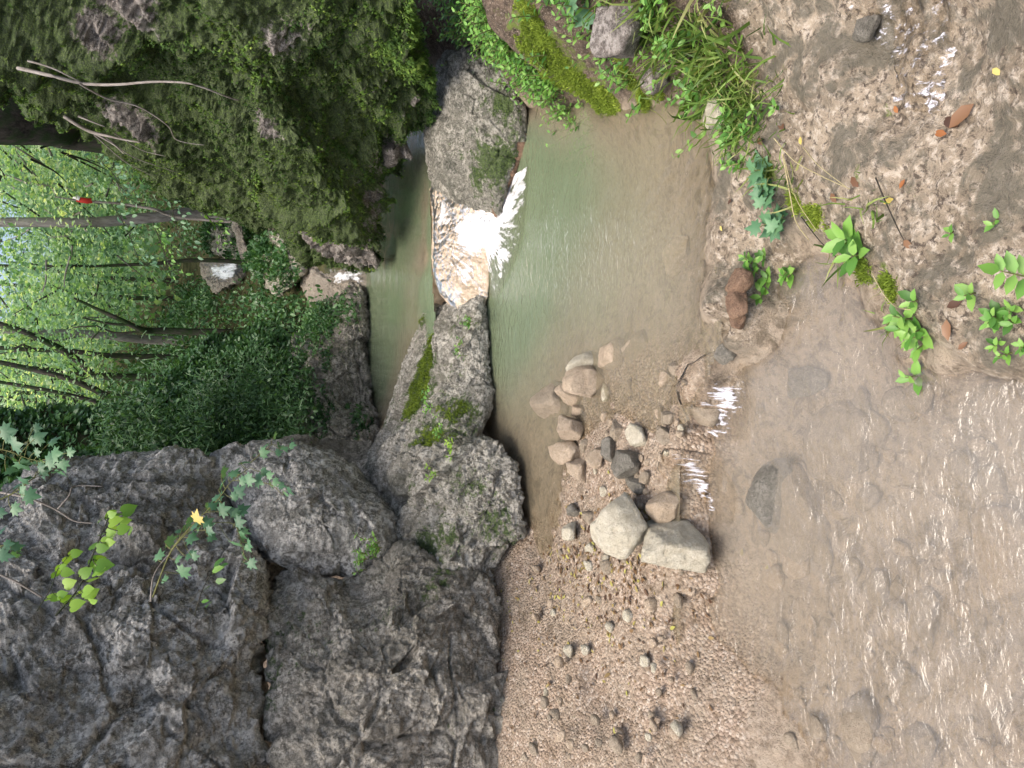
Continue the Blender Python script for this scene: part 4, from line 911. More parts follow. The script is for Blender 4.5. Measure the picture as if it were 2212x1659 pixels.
# ------------------------------------------------------------------ TREES
def tree(label, tr, rads, mat, crown, cmat, size=.09, branches=(), name='tree', group='trees on the slope behind the pools', per=26, sp=.34, tmpl=SIMPLE):
    rads = [q * .8 for q in rads]; size *= .72; per = int(per * 1.6)
    base = P(*tr[0]); gz = float(hill_z(np.array([base[0]]), np.array([base[1]]))[0])
    pts = [P(*q) for q in tr]
    if base[1] > 7: pts = [np.array([base[0], base[1], min(gz, base[2]) - .1])] + pts; rads = [rads[0] * 1.15] + list(rads)
    root = empty(name, tuple(pts[0]))
    tl = [tube(pts, rads, 9, .5, .012)]
    for bp, br in branches: tl.append(tube([P(*q) for q in bp], br, 6, .5, .02))
    cs = []
    for px, py, yy, n, r in crown:
        c = P(px, py, yy); cc = c + RNG.normal(size=(n, 3)) * np.array([r, r, r * .6]); cs.append(cc)
    cs = np.concatenate(cs); n = len(cs) * per; b_ = np.repeat(cs, per, 0)
    pos = b_ + RNG.normal(size=(n, 3)) * np.array([sp, sp, sp * .28]) * .6
    z = norm(rdir(n) * .55 + np.array([0, -.25, .8])); y = norm(rdir(n) * np.array([1, 1, .4]))
    rn = np.clip(.5 + np.repeat(RNG.normal(size=len(cs)) * .22, per) + RNG.normal(size=n) * .12, 0, 1)
    V, F, R = scatter(tmpl, pos, y, z, size * (.6 + .7 * RNG.random(n)), rn)
    child('crown', V, [F], cmat, root, attrs={'rnd': R})
    # twigs that carry the leaf sprays
    top = pts[-1]; tw = []
    for c in cs[::3]:
        a = np.array(pts[min(len(pts) - 1, 2)]) * .5 + top * .5; 
        tw.append(tube([a + (c - a) * .55 + RNG.normal(size=3) * .05, a + (c - a) * .8, c], [.012, .008, .004], 4, .5))
    tubes_obj('trunk', tl + tw, mat, root)
    tag(root, label, 'tree', group); return root
tree('straight grey tree trunk standing just left of the mossy cliff', [(455, 458, 8.6), (350, 468, 8.5), (240, 478, 8.5), (120, 480, 8.5), (-60, 480, 8.6)], [.085, .068, .065, .06, .055], B_GREY,
     [(150, 420, 9.5, 22, .6), (60, 400, 9.5, 22, .7), (130, 520, 9.8, 14, .5), (-60, 450, 9, 16, .7), (250, 500, 9.6, 8, .3)], LM_FOREST, size=.10)
tree('thin pale sapling beside the straight grey trunk, holding a red and white ribbon', [(400, 470, 8.3), (330, 452, 8.2), (250, 440, 8.2), (180, 434, 8.2), (120, 425, 8.2)], [.02, .017, .014, .012, .008], B_DEAD,
     [(170, 350, 8.6, 12, .4), (120, 400, 8.6, 10, .35), (60, 340, 8.6, 14, .4)], LM_FORESTB, size=.07)
tree('thin brown tree rising right above the farthest cascade', [(430, 562, 9.6), (330, 570, 9.6), (220, 574, 9.6), (100, 575, 9.6)], [.03, .026, .02, .015], B_DARK,
     [(120, 570, 10, 16, .5), (40, 560, 10, 18, .5), (220, 600, 10.4, 12, .35)], LM_FOREST, size=.09)
tree('pale straight trunk in the middle of the wood', [(330, 735, 11.4), (250, 728, 11.3), (150, 718, 11.3), (20, 714, 11.3), (-80, 712, 11.3)], [.075, .065, .06, .05, .05], B_GREY,
     [(120, 650, 12.5, 22, .7), (40, 640, 12.5, 20, .7), (220, 640, 12, 14, .5)], LM_FORESTB, size=.11, branches=[([(180, 722, 11.3), (120, 735, 11.2), (60, 730, 11.2)], [.02, .015, .008])])
tree('dark leaning trunk crossing in front of the pale straight one', [(225, 812, 10.8), (170, 780, 10.7), (120, 748, 10.6), (60, 720, 10.5), (-30, 690, 10.5)], [.06, .055, .05, .042, .035], B_DARK,
     [(60, 700, 11.6, 16, .6), (-20, 650, 11.4, 16, .6)], LM_FOREST, size=.10)
tree('dark forked tree bending over the slope, lowest of the dark trunks', [(350, 715, 9.8), (310, 712, 9.7), (270, 694, 9.6), (225, 675, 9.6), (160, 645, 9.6)], [.05, .042, .035, .028, .014], B_DARK,
     [(150, 630, 9.9, 8, .3), (100, 640, 10, 10, .35)], LM_FOREST, size=.08, branches=[([(280, 698, 9.6), (240, 700, 9.6), (180, 690, 9.6)], [.02, .015, .008]), ([(310, 712, 9.7), (250, 718, 9.7), (210, 706, 9.7)], [.018, .012, .008])])
tree('dark upright trunk behind the leaning one, at mid wood', [(310, 770, 11), (230, 768, 11), (160, 758, 11), (60, 755, 11), (-40, 750, 11)], [.05, .045, .04, .035, .03], B_DARK,
     [(80, 790, 12, 14, .5), (-20, 770, 12, 14, .5)], LM_FORESTB, size=.10)
tree('dark slanting trunk left of the crossing pair', [(255, 858, 10), (200, 838, 10), (140, 815, 10), (60, 795, 10), (-40, 775, 10)], [.05, .045, .042, .038, .03], B_DARK,
     [(120, 860, 11, 12, .5), (30, 850, 11.4, 6, .5)], LM_FOREST, size=.09)
tree('slender dark trunk rising above the ivy, second from the grey boulder', [(260, 878, 9.6), (190, 862, 9.6), (120, 846, 9.6), (40, 832, 9.6), (-40, 820, 9.6)], [.034, .03, .028, .025, .02], B_DARK,
     [(180, 900, 10.2, 10, .35), (110, 900, 10.2, 8, .3)], LM_FORESTB, size=.08)
tree('slender dark trunk nearest the grey boulder, bent near its top', [(220, 920, 8.6), (140, 905, 8.6), (90, 905, 8.6), (40, 930, 8.6), (-20, 955, 8.6)], [.03, .026, .022, .02, .014], B_DARK,
     [(60, 960, 8.8, 8, .25), (120, 950, 9, 8, .25)], LM_FOREST, size=.07)
for k, (a, b_, yy) in enumerate([(720, 870, 13), (640, 885, 13.5), (800, 815, 13), (760, 600, 14), (900, 640, 14)]):
    tree(['thin dark stem far back against the bright sky gap', 'thin dark stem far back, just left of the sky gap', 'thin dark stem far back between the slanting trunks', 'thin stem far back near the pale trunk', 'thin stem far back near the farthest cascade'][k],
         [(240, b_, yy), (140, b_ - 12, yy), (20, b_ - 25, yy), (-60, b_ - 30, yy)], [.045, .04, .035, .03], B_DARK, [(150, b_ + 20, yy + 1, 12, .6), (60, b_ + (60 if k < 3 else -20), yy + 1, 10, .6)], LM_FORESTB, size=.11)
tree('big dark mossy trunk leaning out behind the top of the cliff', [(190, 275, 7.6), (110, 262, 7.3), (50, 255, 7.2), (-20, 250, 7.1), (-160, 240, 7.0)], [.26, .25, .27, .28, .28], B_DARK,
     [(-60, 330, 7.8, 12, .4), (60, 340, 8.4, 16, .4), (160, 350, 8.6, 14, .35), (220, 330, 8.2, 10, .25)], LM_FORESTB, size=.08, sp=.3)
# sprays of leaves in front of the grey trunk
def spray(label, line, yy, n, size, mat, tmpl, stem=.004, smat=B_DARK, sp=.04, name='leafy_branch', group=None, face=.5, droop=.35, pair=True):
    pts = np.array([P(a, b, yy + (c if len(q) > 2 else 0)) for q in line for (a, b, c) in [(q[0], q[1], q[2] if len(q) > 2 else 0)]])
    root = empty(name, tuple(pts[0]))
    t = np.linspace(.08, 1, n); ii = t * (len(pts) - 1); i = np.minimum(np.floor(ii).astype(int), len(pts) - 2); f = (ii - i)[:, None]
    c = pts[i] * (1 - f) + pts[i + 1] * f; d = norm(pts[i + 1] - pts[i])
    side = norm(np.cross(d, np.array([0, -.3, 1.0]))) * np.where(np.arange(n) % 2, 1, -1)[:, None]
    off = side * sp * (.4 + RNG.random((n, 1))) + RNG.normal(size=(n, 3)) * sp * .35 + np.array([0, 0, -sp * .3])
    pos = c + off; y = norm(side * .7 + d * .5 + np.array([0, 0, -droop]) + RNG.normal(size=(n, 3)) * .25)
    z = norm(np.array([0, -face, .8]) + RNG.normal(size=(n, 3)) * .28)
    tl = [tube(pts, np.linspace(stem, stem * .35, len(pts)), 6)] + [tube([c[k], c[k] * .4 + pos[k] * .6 + np.array([0, 0, .004]), pos[k]], [stem * .4] * 3, 4) for k in range(n)]
    tubes_obj('stem', tl, smat, root)
    V, F, R = scatter(tmpl, pos, y, z, size * (.65 + .6 * RNG.random(n)))
    child('foliage', V, [F], mat, root, attrs={'rnd': R})
    return tag(root, label, 'branch', group)
spray('leafy twig hanging in front of the straight grey trunk', [(240, 440), (260, 470), (280, 510), (300, 560), (320, 575)], 6.8, 46, .05, LM_MAPLE, LEAF, sp=.07)
spray('leafy twig drooping below the trunk foot beside the cliff', [(350, 400), (370, 440), (380, 490), (400, 540)], 6.6, 50, .05, LM_MAPLE, LEAF, sp=.08)
spray('leafy twig sticking out over the cliff edge', [(190, 345), (230, 360), (260, 400), (270, 430)], 6.4, 46, .05, LM_MAPLE, LEAF, sp=.08)
spray('leafy twig trailing low near the farthest cascade', [(330, 480), (345, 520), (360, 560), (380, 590)], 7.2, 40, .05, LM_HERB, LEAF, sp=.08)
spray('short leafy twig beside the foot of the cliff', [(430, 440), (450, 470), (475, 500), (480, 530)], 6.6, 40, .045, LM_HERB, LEAF, sp=.07)
# maple and lime twigs hanging in front of the grey boulders
MG = 'maple twigs hanging before the grey boulders'
spray('maple twig with many leaves crossing the deep crack, largest of the maple twigs', [(330, 1290), (370, 1190), (420, 1130), (470, 1080), (500, 1040), (540, 1010)], 2.9, 30, .045, LM_MAPLE, MAPLE, .003, B_STEM, .05, group=MG)
spray('maple twig hanging low beside the deep crack', [(370, 1190), (420, 1140), (500, 1130), (520, 1170), (530, 1210)], 2.85, 20, .044, LM_MAPLE, MAPLE, .002, B_STEM, .04, group=MG)
spray('small maple twig above the hollow of the broad boulder', [(540, 1000), (570, 975), (590, 960), (605, 975)], 3.0, 8, .042, LM_MAPLE, MAPLE, .002, B_STEM, .03, group=MG)
spray('faint maple twig low on the broad dark boulder', [(560, 1040), (590, 1050), (610, 1070)], 3.2, 7, .040, LM_MAPLE, MAPLE, .002, B_STEM, .04, group=MG)
spray('maple twig at the edge of the fissured boulder, over its top corner', [(-30, 1090), (20, 1070), (50, 1050), (85, 1020), (90, 1000)], 2.9, 18, .044, LM_MAPLE, MAPLE, .003, B_STEM, .05, group=MG)
spray('maple twig poking in at the upper edge over the fissured boulder', [(-60, 1200), (-10, 1180), (20, 1190)], 2.8, 8, .044, LM_MAPLE, MAPLE, .003, B_STEM, .04, group=MG)
spray('dark maple leaves in the uppermost part above the boulder', [(-40, 960), (20, 975), (60, 990), (100, 1000)], 3.4, 22, .052, LM_MAPLE, MAPLE, .003, B_STEM, .07, group=MG)
spray('bright yellow-green lime twig over the grey boulder', [(120, 1330), (170, 1270), (200, 1200), (225, 1140), (240, 1110)], 2.5, 34, .036, LM_LIME, LIME, .003, B_DARK, .035, droop=.8)
spray('second yellow-green twig with smaller leaves beside the lime twig', [(80, 1320), (110, 1270), (125, 1230), (150, 1200)], 2.6, 12, .034, LM_LIME, LIME, .002, B_DARK, .03, droop=.8)
spray('thin twig with few narrow green leaves by the deep crack', [(420, 1330), (435, 1280), (455, 1240), (462, 1225)], 2.6, 8, .04, LM_HERB, LEAF, .002, B_DARK, .02, droop=.6)
def single_leaf(px, py, z, yy, size, mat, label, tmpl=LEAF, cat='leaf', name='fallen_leaf', group=None, ang=None):
    if yy is None:
        g = G(px, py, z)
        for _ in range(3): g = G(px, py, float(ground_z(g[0], g[1])[0]))
        z0 = float(ground_z(g[0], g[1])[0]); pos = np.array([g[0], g[1], z0 + .008])
        zz = [0, -.1, 1]
    else: pos = P(px, py, yy); zz = [0, -.6, .6]
    a = random.uniform(0, 6.28) if ang is None else ang
    V, F, R = scatter(tmpl, [pos], [[math.cos(a), math.sin(a), .05]], [zz], [size], np.array([random.random()]))
    tag(link(name, V, [F], mat, attrs={'rnd': R}), label, cat, group)
single_leaf(425, 1128, 0, 2.85, .055, LM_YEL, 'curled yellow maple leaf on the twig by the crack', MAPLE, name='yellow_leaf')
single_leaf(282, 1152, 0, 2.5, .03, LM_LIME, 'single round lime leaf dangling beside the lime twig', LIME, name='green_leaf')
FL = [(1960, 388, LM_ORA, 'bright orange fallen leaf on wet tufa', .035), (1936, 430, LM_YEL, 'pale yellow fallen leaf beside a black twig', .045), (1738, 314, LM_YEL, 'yellow fallen leaf at the tip of a stalk', .035), (1700, 282, LM_BRN, 'crumpled rust-brown leaf on the pale tufa', .06),
      (1560, 488, LM_YEL, 'small yellow leaf on the wet pool lip', .03), (2075, 275, LM_BRN, 'dark brown leaf at the end of the trickle', .07), (2050, 290, LM_ORA, 'orange-brown leaf in the end of the trickle', .05), (2110, 225, LM_BRN, 'large purple-brown leaf beside the trickle', .10),
      (1860, 405, LM_BRN, 'brown leaf by the mossy stones of the bank', .06), (1800, 418, LM_BRN, 'long brown leaf lying under the stalks', .05), (2085, 650, LM_BRN, 'wet black-brown leaf near the hanging plants', .06), (2050, 690, LM_BRN, 'curled dark leaf at the edge of the terrace', .07),
      (2075, 755, LM_BRN, 'small burnt-brown leaf at the low tip of the terrace', .04), (1590, 310, LM_BRN, 'brown leaf among the grass of the bank', .05), (1640, 300, LM_BRN, 'brown leaf where grass meets the pale tufa', .05), (1945, 245, LM_ORA, 'small orange leaf next to the green mossy stone', .035),
      (1500, 120, LM_BRN, 'brown leaf in the bank grass, farthest up the bank', .05), (1960, 520, LM_BRN, 'dark leaf under the lone seedling', .05), (1585, 430, LM_BRN, 'brown leaf on the lip beside dark shells', .035), (2150, 150, LM_YEL, 'yellow-green leaf right of the trickle', .04)]
for a, b_, m, lab, s in FL: single_leaf(a, b_, 0, None, s * .72, m, lab)
# leaf litter on the gravel
n = 700; lp = []
for px, py, r_, k in [(1290, 1230, 70, 260), (1240, 1180, 40, 90), (1340, 1100, 40, 60), (1380, 1250, 60, 110), (1150, 1260, 50, 80), (1300, 1400, 120, 260)]:
    a = px + RNG.normal(size=k) * r_; b_ = py + RNG.normal(size=k) * r_; g = G(a, b_, .04); z = ground_z(g[:, 0], g[:, 1]); lp.append(np.stack([g[:, 0], g[:, 1], z + .004], -1))
lp = np.concatenate(lp); n = len(lp)
V_, F_, R_ = scatter(LEAF, lp, norm(rdir(n) * [1, 1, .2]), norm(rdir(n) * .4 + [0, 0, 1]), .022 * (.5 + RNG.random(n)))
tag(link('leaf_litter', V_, [F_], leaf_mat('litter', [(.05, .025, .015), (.12, .07, .035), (.20, .13, .06), (.33, .32, .08)], .1), attrs={'rnd': R_}), 'dark leaf litter strewn on the gravel bar', 'leaf litter', kind='stuff')

# ------------------------------------------------------------------ HERBS, GRASS AND SEEDLINGS on the right bank
def gpt(px, py, z0=.05):
    g = G(px, py, z0)
    for _ in range(3): g = G(px, py, float(ground_z(g[0], g[1])[0]))
    return np.array([g[0], g[1], float(ground_z(g[0], g[1])[0])])
def herb(label, px, py, nst, h, leaf, mat=LM_HERB, spread=.10, lean=(-.3, -.3), group='leafy herbs on the right bank', tmpl=LEAF, base=None, per=9, cat='plant', name='herb'):
    b0 = gpt(px, py) if base is None else np.array(base); root = empty(name, tuple(b0)); tl = []; Ps, Ys, Zs, Ss = [], [], [], []
    for s in range(nst):
        a = b0 + np.array([RNG.normal() * spread, RNG.normal() * spread, 0]); 
        if base is None: a[2] = float(ground_z(a[0], a[1])[0]) - .005
        d = np.array([lean[0] + RNG.normal() * .45, lean[1] + RNG.normal() * .45, 1.0]); d = d / np.linalg.norm(d); hh = h * RNG.uniform(.6, 1.1)
        tip = a + d * hh; mid = a + d * hh * .5 + np.array([0, 0, hh * .08]); tl.append(tube([a, mid, tip], [.0025, .002, .001], 5))
        for q in range(per):
            t = (q + 1) / per; p = a * (1 - t) ** 2 + 2 * t * (1 - t) * mid + t * t * tip if False else a + (tip - a) * t
            an = q * 2.4 + s; o = np.array([math.cos(an), math.sin(an), .35 + .3 * t]); Ps.append(p); Ys.append(o); Zs.append(np.array([0, -.2, 1]) + RNG.normal(size=3) * .2); Ss.append(leaf * (1.1 - .45 * t) * RNG.uniform(.8, 1.2))
    tubes_obj('stem', tl, B_STEM, root)
    V, F, R = scatter(tmpl, np.array(Ps), np.array(Ys), np.array(Zs), np.array(Ss)); child('foliage', V, [F], mat, root, attrs={'rnd': R})
    return tag(root, label, cat, group)
HB = [(880, 25, 'herb clump hanging at the cliff foot, farthest from the viewer'), (930, 40, 'herb clump beside white pebbles at the cliff foot'), (1010, 30, 'tall bright herb clump above the mottled boulder'), (1070, 70, 'herb clump growing over the far shoulder of the mottled boulder'),
      (1110, 110, 'herb clump leaning over the mottled boulder'), (1150, 150, 'herb clump where the boulder meets the bank'), (1170, 110, 'herb clump above the brightest moss'), (1205, 190, 'herb clump drooping over the pool edge'), (1190, 40, 'herb clump at the back of the bank'),
      (1230, 60, 'herb clump beside a brown pitted rock'), (1130, 40, 'dense herb clump high on the bank')]
for a, b_, lab in HB: herb(lab, a, b_, 34, .16, .038, spread=.11)
herb('small white-dotted herb dipping toward the pool water', 1215, 215, 10, .10, .02, spread=.04)
SD = [(1850, 545, 'lone seedling with long narrow leaves at the mossy terrace edge', 2, .07, .075, 7), (1690, 600, 'seedling with fresh leaves hanging over the running water', 3, .06, .05, 7), (1660, 565, 'small forked seedling over the wet pool lip', 2, .05, .04, 7), (1730, 590, 'upright seedling with a bent grass blade', 2, .05, .05, 6),
      (1990, 720, 'broad-leaved plant creeping down the terrace tip', 5, .06, .05, 6), (1970, 700, 'small green plant next to dark wet leaves', 3, .05, .045, 5), (2140, 650, 'dull green plant in the tufa hollow', 4, .06, .04, 6), (2165, 715, 'narrow plant low at the near end of the terrace', 4, .05, .03, 7),
      (2125, 500, 'tiny green plant alone on the bare tufa', 2, .03, .03, 4), (1590, 290, 'bright low plant in the bank grass', 10, .08, .04, 7), (1640, 250, 'low plant at the edge of the pale tufa', 5, .06, .03, 6), (1340, 70, 'small plant in the rocks of the bank', 5, .07, .04, 5), (1335, 160, 'low clover-like plant over bright moss', 6, .04, .025, 5)]
for a, b_, lab, ns, h, lf, per in SD: herb(lab, a, b_, ns, h, lf, spread=.02 + .003 * ns, group='seedlings on the right bank', per=per, lean=(-.3, -.2), name='seedling')
for a, b_, lab, ns in [(1675, 430, 'dark lobed plant leaning over the stream from the mossy edge', 4), (1650, 400, 'heart-leaved plant at the head of the mossy edge', 3), (1695, 470, 'lobed dusty-green plant with cut leaves above the running water', 4)]:
    herb(lab, a, b_, ns, .07, .065, mat=LM_MAPLE, tmpl=MAPLE, spread=.03, per=3, group='lobed plants on the mossy edge')
# compound leaf close to the viewer at the right
b0 = P(2225, 600, 1.02); root = empty('leaf_sprig', tuple(b0)); tip = P(2160, 585, 1.03)
tubes_obj('stem', [tube([P(2300, 620, 1.0), b0, tip], [.003, .002, .001], 6)], B_STEM, root)
ps, yv, ss = [], [], []
for t, sgn, s in [(0.1, 1, .048), (0.1, -1, .05), (.5, 1, .05), (.5, -1, .045), (.9, 1, .038), (.9, -1, .04), (1.0, 0, .05)]:
    p = b0 + (tip - b0) * t; d = norm(tip - b0); sd_ = np.array([1, 0, 0]) * sgn; ps.append(p); yv.append(d * (.45 if sgn else 1) + sd_ * .9); ss.append(s)
V_, F_, R_ = scatter(LEAF, np.array(ps), np.array(yv), np.tile([0, -.45, .9], (7, 1)) + RNG.normal(size=(7, 3)) * .1, np.array(ss) * 1.0, .5 + .4 * RNG.random(7)); V_ = V_
child('foliage', V_, [F_], LM_HERB, root, attrs={'rnd': R_}); tag(root, 'bright green compound leaf closest to the viewer, at the near right', 'leaf sprig')
def sprig2(label, px, py, yy, mat, tmpl, size, n):
    b0 = P(px, py, yy); V, F, R = scatter(tmpl, b0 + RNG.normal(size=(n, 3)) * size * .6, norm(rdir(n) * [1, 1, .3]), norm(rdir(n) * .3 + [0, -.5, .8]), size * (.7 + .6 * RNG.random(n)))
    root = empty('leaf_sprig', tuple(b0)); child('foliage', V, [F], mat, root, attrs={'rnd': R})
    g = gpt(px, py - 60, .2); tubes_obj('stem', [tube([g, (g + b0) / 2 + [0, 0, .05], b0], [.003, .0025, .002], 5)], B_STEM, root); tag(root, label, 'leaf sprig')
sprig2('large-leaved sprig at the far right edge above the bank', 1245, -5, 2.5, LM_MAPLE, MAPLE, .09, 6)
sprig2('broad leaves at the far right edge, nearer than the large-leaved sprig', 1400, 5, 2.2, LM_MAPLE, MAPLE, .06, 6)
# grass tufts
def grass(label, px, py, n, h, spread, lean=(-.4, -.2)):
    b0 = gpt(px, py); x = b0[0] + RNG.normal(size=n) * spread; y = b0[1] + RNG.normal(size=n) * spread; z = ground_z(x, y) - .004
    d = norm(np.stack([lean[0] + RNG.normal(size=n) * .7, lean[1] + RNG.normal(size=n) * .6, .75 + 0 * x], -1))
    V, F, R = scatter(BLADE, np.stack([x, y, z], -1), d, norm(np.cross(d, rdir(n))), h * (.5 + .8 * RNG.random(n)))
    tag(link('grass_tuft', V, [F], LM_GRASS, attrs={'rnd': R}), label, 'grass tuft', 'grass tufts on the right bank')
for a, b_, lab, n, h, s in [(1480, 100, 'grass tuft on the shaded bank, farthest from the viewer', 110, .14, .09), (1530, 150, 'dense grass tuft above the pale block', 130, .13, .08), (1580, 190, 'grass tuft leaning over the pale tufa', 120, .11, .07), (1560, 90, 'grass tuft at the back of the bank', 120, .13, .09),
                            (1610, 240, 'thin grass tuft at the head of the pale tufa', 70, .09, .05), (1590, 280, 'bright grass tuft beside the angular pale block', 110, .08, .05), (1420, 60, 'grass tuft between bank rocks', 80, .13, .09), (1330, 130, 'sparse grass tuft over the pool side moss', 40, .12, .07),
                            (1655, 210, 'short grass tuft against the bare tufa', 50, .07, .05), (1630, 340, 'few grass blades by the stalks', 30, .08, .04), (1700, 400, 'sparse grass on the mossy edge', 24, .09, .05), (1920, 690, 'long bright grass blades trailing in the stream', 18, .09, .03), (1800, 560, 'few curved blades beside the lone seedling', 12, .10, .03), (1870, 430, 'thin dry grass by the mossy hump', 16, .09, .03), (1380, 30, 'grass tuft at the top of the bank, partly cut off', 80, .14, .1)]:
    grass(lab, a, b_, n, h, s)
# bright moss cushions on the ground
gm = np.stack([X, Y, Z], -1); wsel = np.where(mossg + .55 * fbm(p2, 14, 3, 88) > .62, mossg, 0); wsel = wsel / wsel.sum(); idx = RNG.choice(len(gm), 16000, p=wsel); n = len(idx)
pos = gm[idx] + RNG.normal(size=(n, 3)) * [.006, .006, .002]
V_, F_, R_ = scatter(FROND, pos, norm(rdir(n) * .6 + [0, -.2, .6]), norm(rdir(n) * .4 + [0, -.6, .5]), .012 * (.6 + RNG.random(n)), np.clip(.45 + .5 * fbm(pos, 7, 3, 5) + RNG.normal(size=n) * .15, 0, 1))
tag(link('bank_moss', V_, [F_], LM_MOSSB, attrs={'rnd': R_}), 'bright yellow-green moss cushions along the right bank', 'moss', kind='stuff')
# stalks and twigs
def twig(label, line, r, mat, z=None, name='twig', cat='twig', group=None):
    pts = []
    for q in line:
        if len(q) == 3: pts.append(P(*q))
        else: g = gpt(*q); pts.append(g + [0, 0, r + .004])
    return tag(tubes_obj(name, [tube(pts, np.linspace(r, r * .55, len(pts)), 6, .5, .004)], mat), label, cat, group)
def twigz(label, line, r, mat, name='stalk', cat='stalk', lift=.03):
    pts = [gpt(a, b_) + np.array([0, 0, lift * math.sin(math.pi * (k + .3) / len(line)) + .006]) for k, (a, b_) in enumerate(line)]
    return tag(tubes_obj(name, [tube(pts, np.linspace(r, r * .6, len(pts)), 5)], mat), label, cat, 'dry stalks on the right bank')
twigz('long straw stalk from the yellow leaf to the mossy edge', [(1745, 320), (1790, 360), (1850, 410)], .0016, B_STRAW)
twigz('straw stalk crossing the moss beside the heart-leaved plant', [(1680, 300), (1735, 350), (1800, 385), (1850, 410)], .0018, B_STRAW)
twigz('pale stalk running down toward the lone seedling', [(1700, 335), (1725, 420), (1740, 480), (1760, 520)], .0022, B_STRAW)
twigz('stalk parallel to the pale one over the mossy edge', [(1705, 345), (1740, 430), (1780, 500)], .0016, B_STRAW)
twigz('thin black twig beside the pale yellow leaf', [(1900, 385), (1930, 430), (1960, 490), (1965, 520)], .0022, B_DARK, 'twig', 'twig')
twigz('dark twig arching across the mossy edge', [(1740, 470), (1790, 520), (1820, 560)], .002, B_DARK, 'twig', 'twig')
twigz('yellowish stalk leaning in the bank grass', [(1500, 130), (1530, 200), (1560, 280)], .0022, B_STRAW)
twigz('stalk in the middle of the bank grass', [(1540, 170), (1580, 230), (1600, 250)], .0018, B_STRAW)
twigz('straw arching through the herb clumps, farthest of the stalks', [(1000, 10), (1060, 60), (1080, 100)], .003, B_STRAW, lift=.08)
twigz('thin stalk along the terrace below the seedling', [(1890, 590), (1930, 640), (1960, 665), (1990, 670)], .0018, B_STRAW)
# dead branches on the cliff
DB = 'dead branches on the cliff'
def dead(label, lines, r):
    r *= .62
    root = empty('dead_branch', tuple(P(*lines[0][0]))); tubes_obj('limb', [tube([P(*q) for q in lines[0]], np.linspace(r, r * .35, len(lines[0])), 7, .5, .02)], B_DEAD, root)
    for l in lines[1:]: tubes_obj('side_twig', [tube([P(*q) for q in l], np.linspace(r * .6, r * .2, len(l)), 6, .5, .015)], B_DEAD, root)
    tag(root, label, 'dead branch', DB)
dead('bleached branch lying across the moss near the cliff top, the longest', [[(40, 150, 4.3), (110, 160, 4.2), (180, 178, 4.2), (250, 183, 4.1), (330, 178, 4.0), (430, 185, 3.9), (520, 215, 4.0)], [(60, 135, 4.3), (120, 150, 4.25), (180, 178, 4.2)]], .016)
dead('thin curling branch trailing down the moss from the longest one', [[(170, 178, 4.2), (230, 212, 4.3), (300, 228, 4.35), (360, 268, 4.4), (380, 300, 4.5), (440, 312, 4.5)]], .008)
dead('thick bleached branch sticking out of the cliff edge over the wood', [[(140, 250, 5.0), (200, 285, 5.0), (250, 300, 4.95), (305, 310, 4.9)], [(200, 285, 5.0), (250, 315, 5.0), (270, 335, 5.0)], [(170, 250, 4.9), (230, 275, 4.9)]], .02)
for k, l in enumerate([[(200, 290, 5.3), (280, 350, 5.4), (330, 380, 5.5)], [(230, 300, 5.2), (300, 340, 5.3), (380, 375, 5.4)], [(250, 290, 5.1), (310, 325, 5.2), (360, 340, 5.2)]]):
    dead(['thin dead stem slanting down at the lower cliff edge', 'thin dead stem beside the cliff edge, running longest downhill', 'short dead stem in the brown patch of the cliff edge'][k], [l], .006)
twig('curved bare vine on the face of the fissured boulder', [(-20, 1060, 3.9), (60, 1075, 3.85), (120, 1100, 3.85), (160, 1125, 3.85), (200, 1130, 3.85)], .006, B_DEAD, name='vine', cat='vine')
twig('second bare vine forking upward on the fissured boulder', [(125, 1100, 3.84), (150, 1070, 3.84), (160, 1050, 3.9), (220, 1050, 3.9)], .004, B_DEAD, name='vine', cat='vine')
twig('bare arching stem that carries the maple twig', [(325, 1300, 2.88), (330, 1250, 2.88), (350, 1215, 2.9), (380, 1185, 2.9)], .003, B_DEAD, name='vine', cat='vine')
twig('bare stick lying at the upper left corner of the boulder', [(-30, 1230, 3.2), (30, 1255, 3.2), (90, 1290, 3.2)], .005, B_DEAD, name='stick', cat='stick')
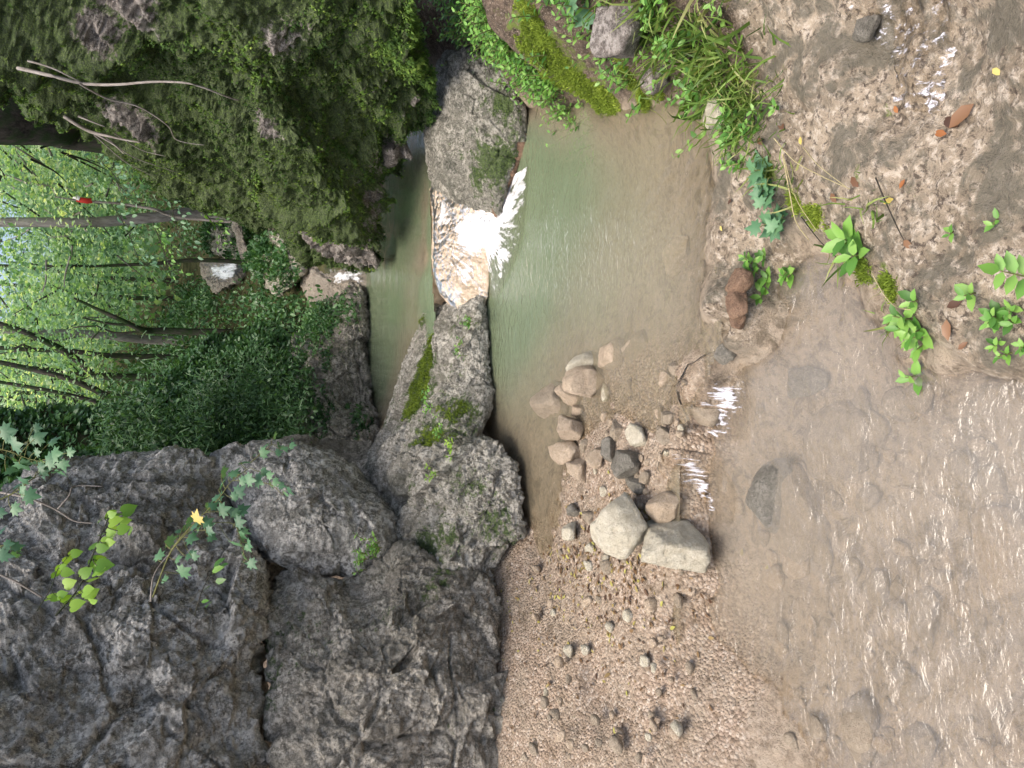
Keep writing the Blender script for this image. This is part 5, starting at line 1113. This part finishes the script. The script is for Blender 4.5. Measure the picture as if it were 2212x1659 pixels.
# small greens rooted in the grey rocks
for a, b_, yy, lab, n, mat in [(820, 1180, 3.95, 'bright fern-like plant in the hollow of the broad boulder', 16, LM_HERB), (790, 1210, 3.95, 'narrow fern-like plant low in the hollow', 10, LM_HERB), (930, 870, 4.2, 'narrow-leaved plant on the mound moss', 7, LM_HERB), (955, 930, 4.1, 'small plant on the side of the mound', 6, LM_HERB),
                               (1020, 700, 4.2, 'small plant near the waterfall side of the mound', 5, LM_HERB), (975, 975, 4.05, 'little round-leaved plant between mound and ledge', 5, LM_LIME), (940, 1005, 4.05, 'tiny round-leaved plant on the furrowed ledge', 4, LM_LIME), (1000, 760, 4.25, 'small plant amid the mound stones', 5, LM_HERB)]:
    herb(lab, 0, 0, n, .07, .035, mat=mat, base=P(a, b_, yy), spread=.035, group='plants rooted in the grey rocks', per=5, name='rock_plant', lean=(.1, -.5))
# red and white ribbon on the sapling
c = P(178, 432, 8.14); root = empty('ribbon', tuple(c)); 
def cloth(pts, wd, nm, mat):
    A = np.array([P(*q) for q in pts]); d = norm(np.gradient(A, axis=0)); s = norm(np.cross(d, [0, 1, 0])) * wd; V = np.concatenate([A - s, A + s, A - s + [0, .006, 0], A + s + [0, .006, 0]]); n = len(A)
    F = [(i, i + 1, n + i + 1, n + i) for i in range(n - 1)] + [(2 * n + i, 3 * n + i, 3 * n + i + 1, 2 * n + i + 1) for i in range(n - 1)] + [(i, 2 * n + i, 2 * n + i + 1, i + 1) for i in range(n - 1)] + [(n + i, n + i + 1, 3 * n + i + 1, 3 * n + i) for i in range(n - 1)]
    child(nm, V, [np.array(F)], mat, root)
def plain(name, c, r=.7):
    m = NM(name); n = m.noise(60, 3); return m.done(m.pbr(m.mix(n, c, (c[0] * .7, c[1] * .7, c[2] * .7, 1)), r, None, .3))
cloth([(166, 430, 8.14), (175, 432, 8.12), (190, 434, 8.12), (198, 433, 8.13)], .025, 'red_strip', plain('red_cloth', (.5, .03, .02, 1)))
cloth([(158, 424, 8.14), (165, 426, 8.12), (172, 429, 8.12)], .02, 'white_strip', plain('white_cloth', (.8, .78, .75, 1)))
tag(root, 'red and white ribbon tied to the thin pale sapling', 'ribbon')
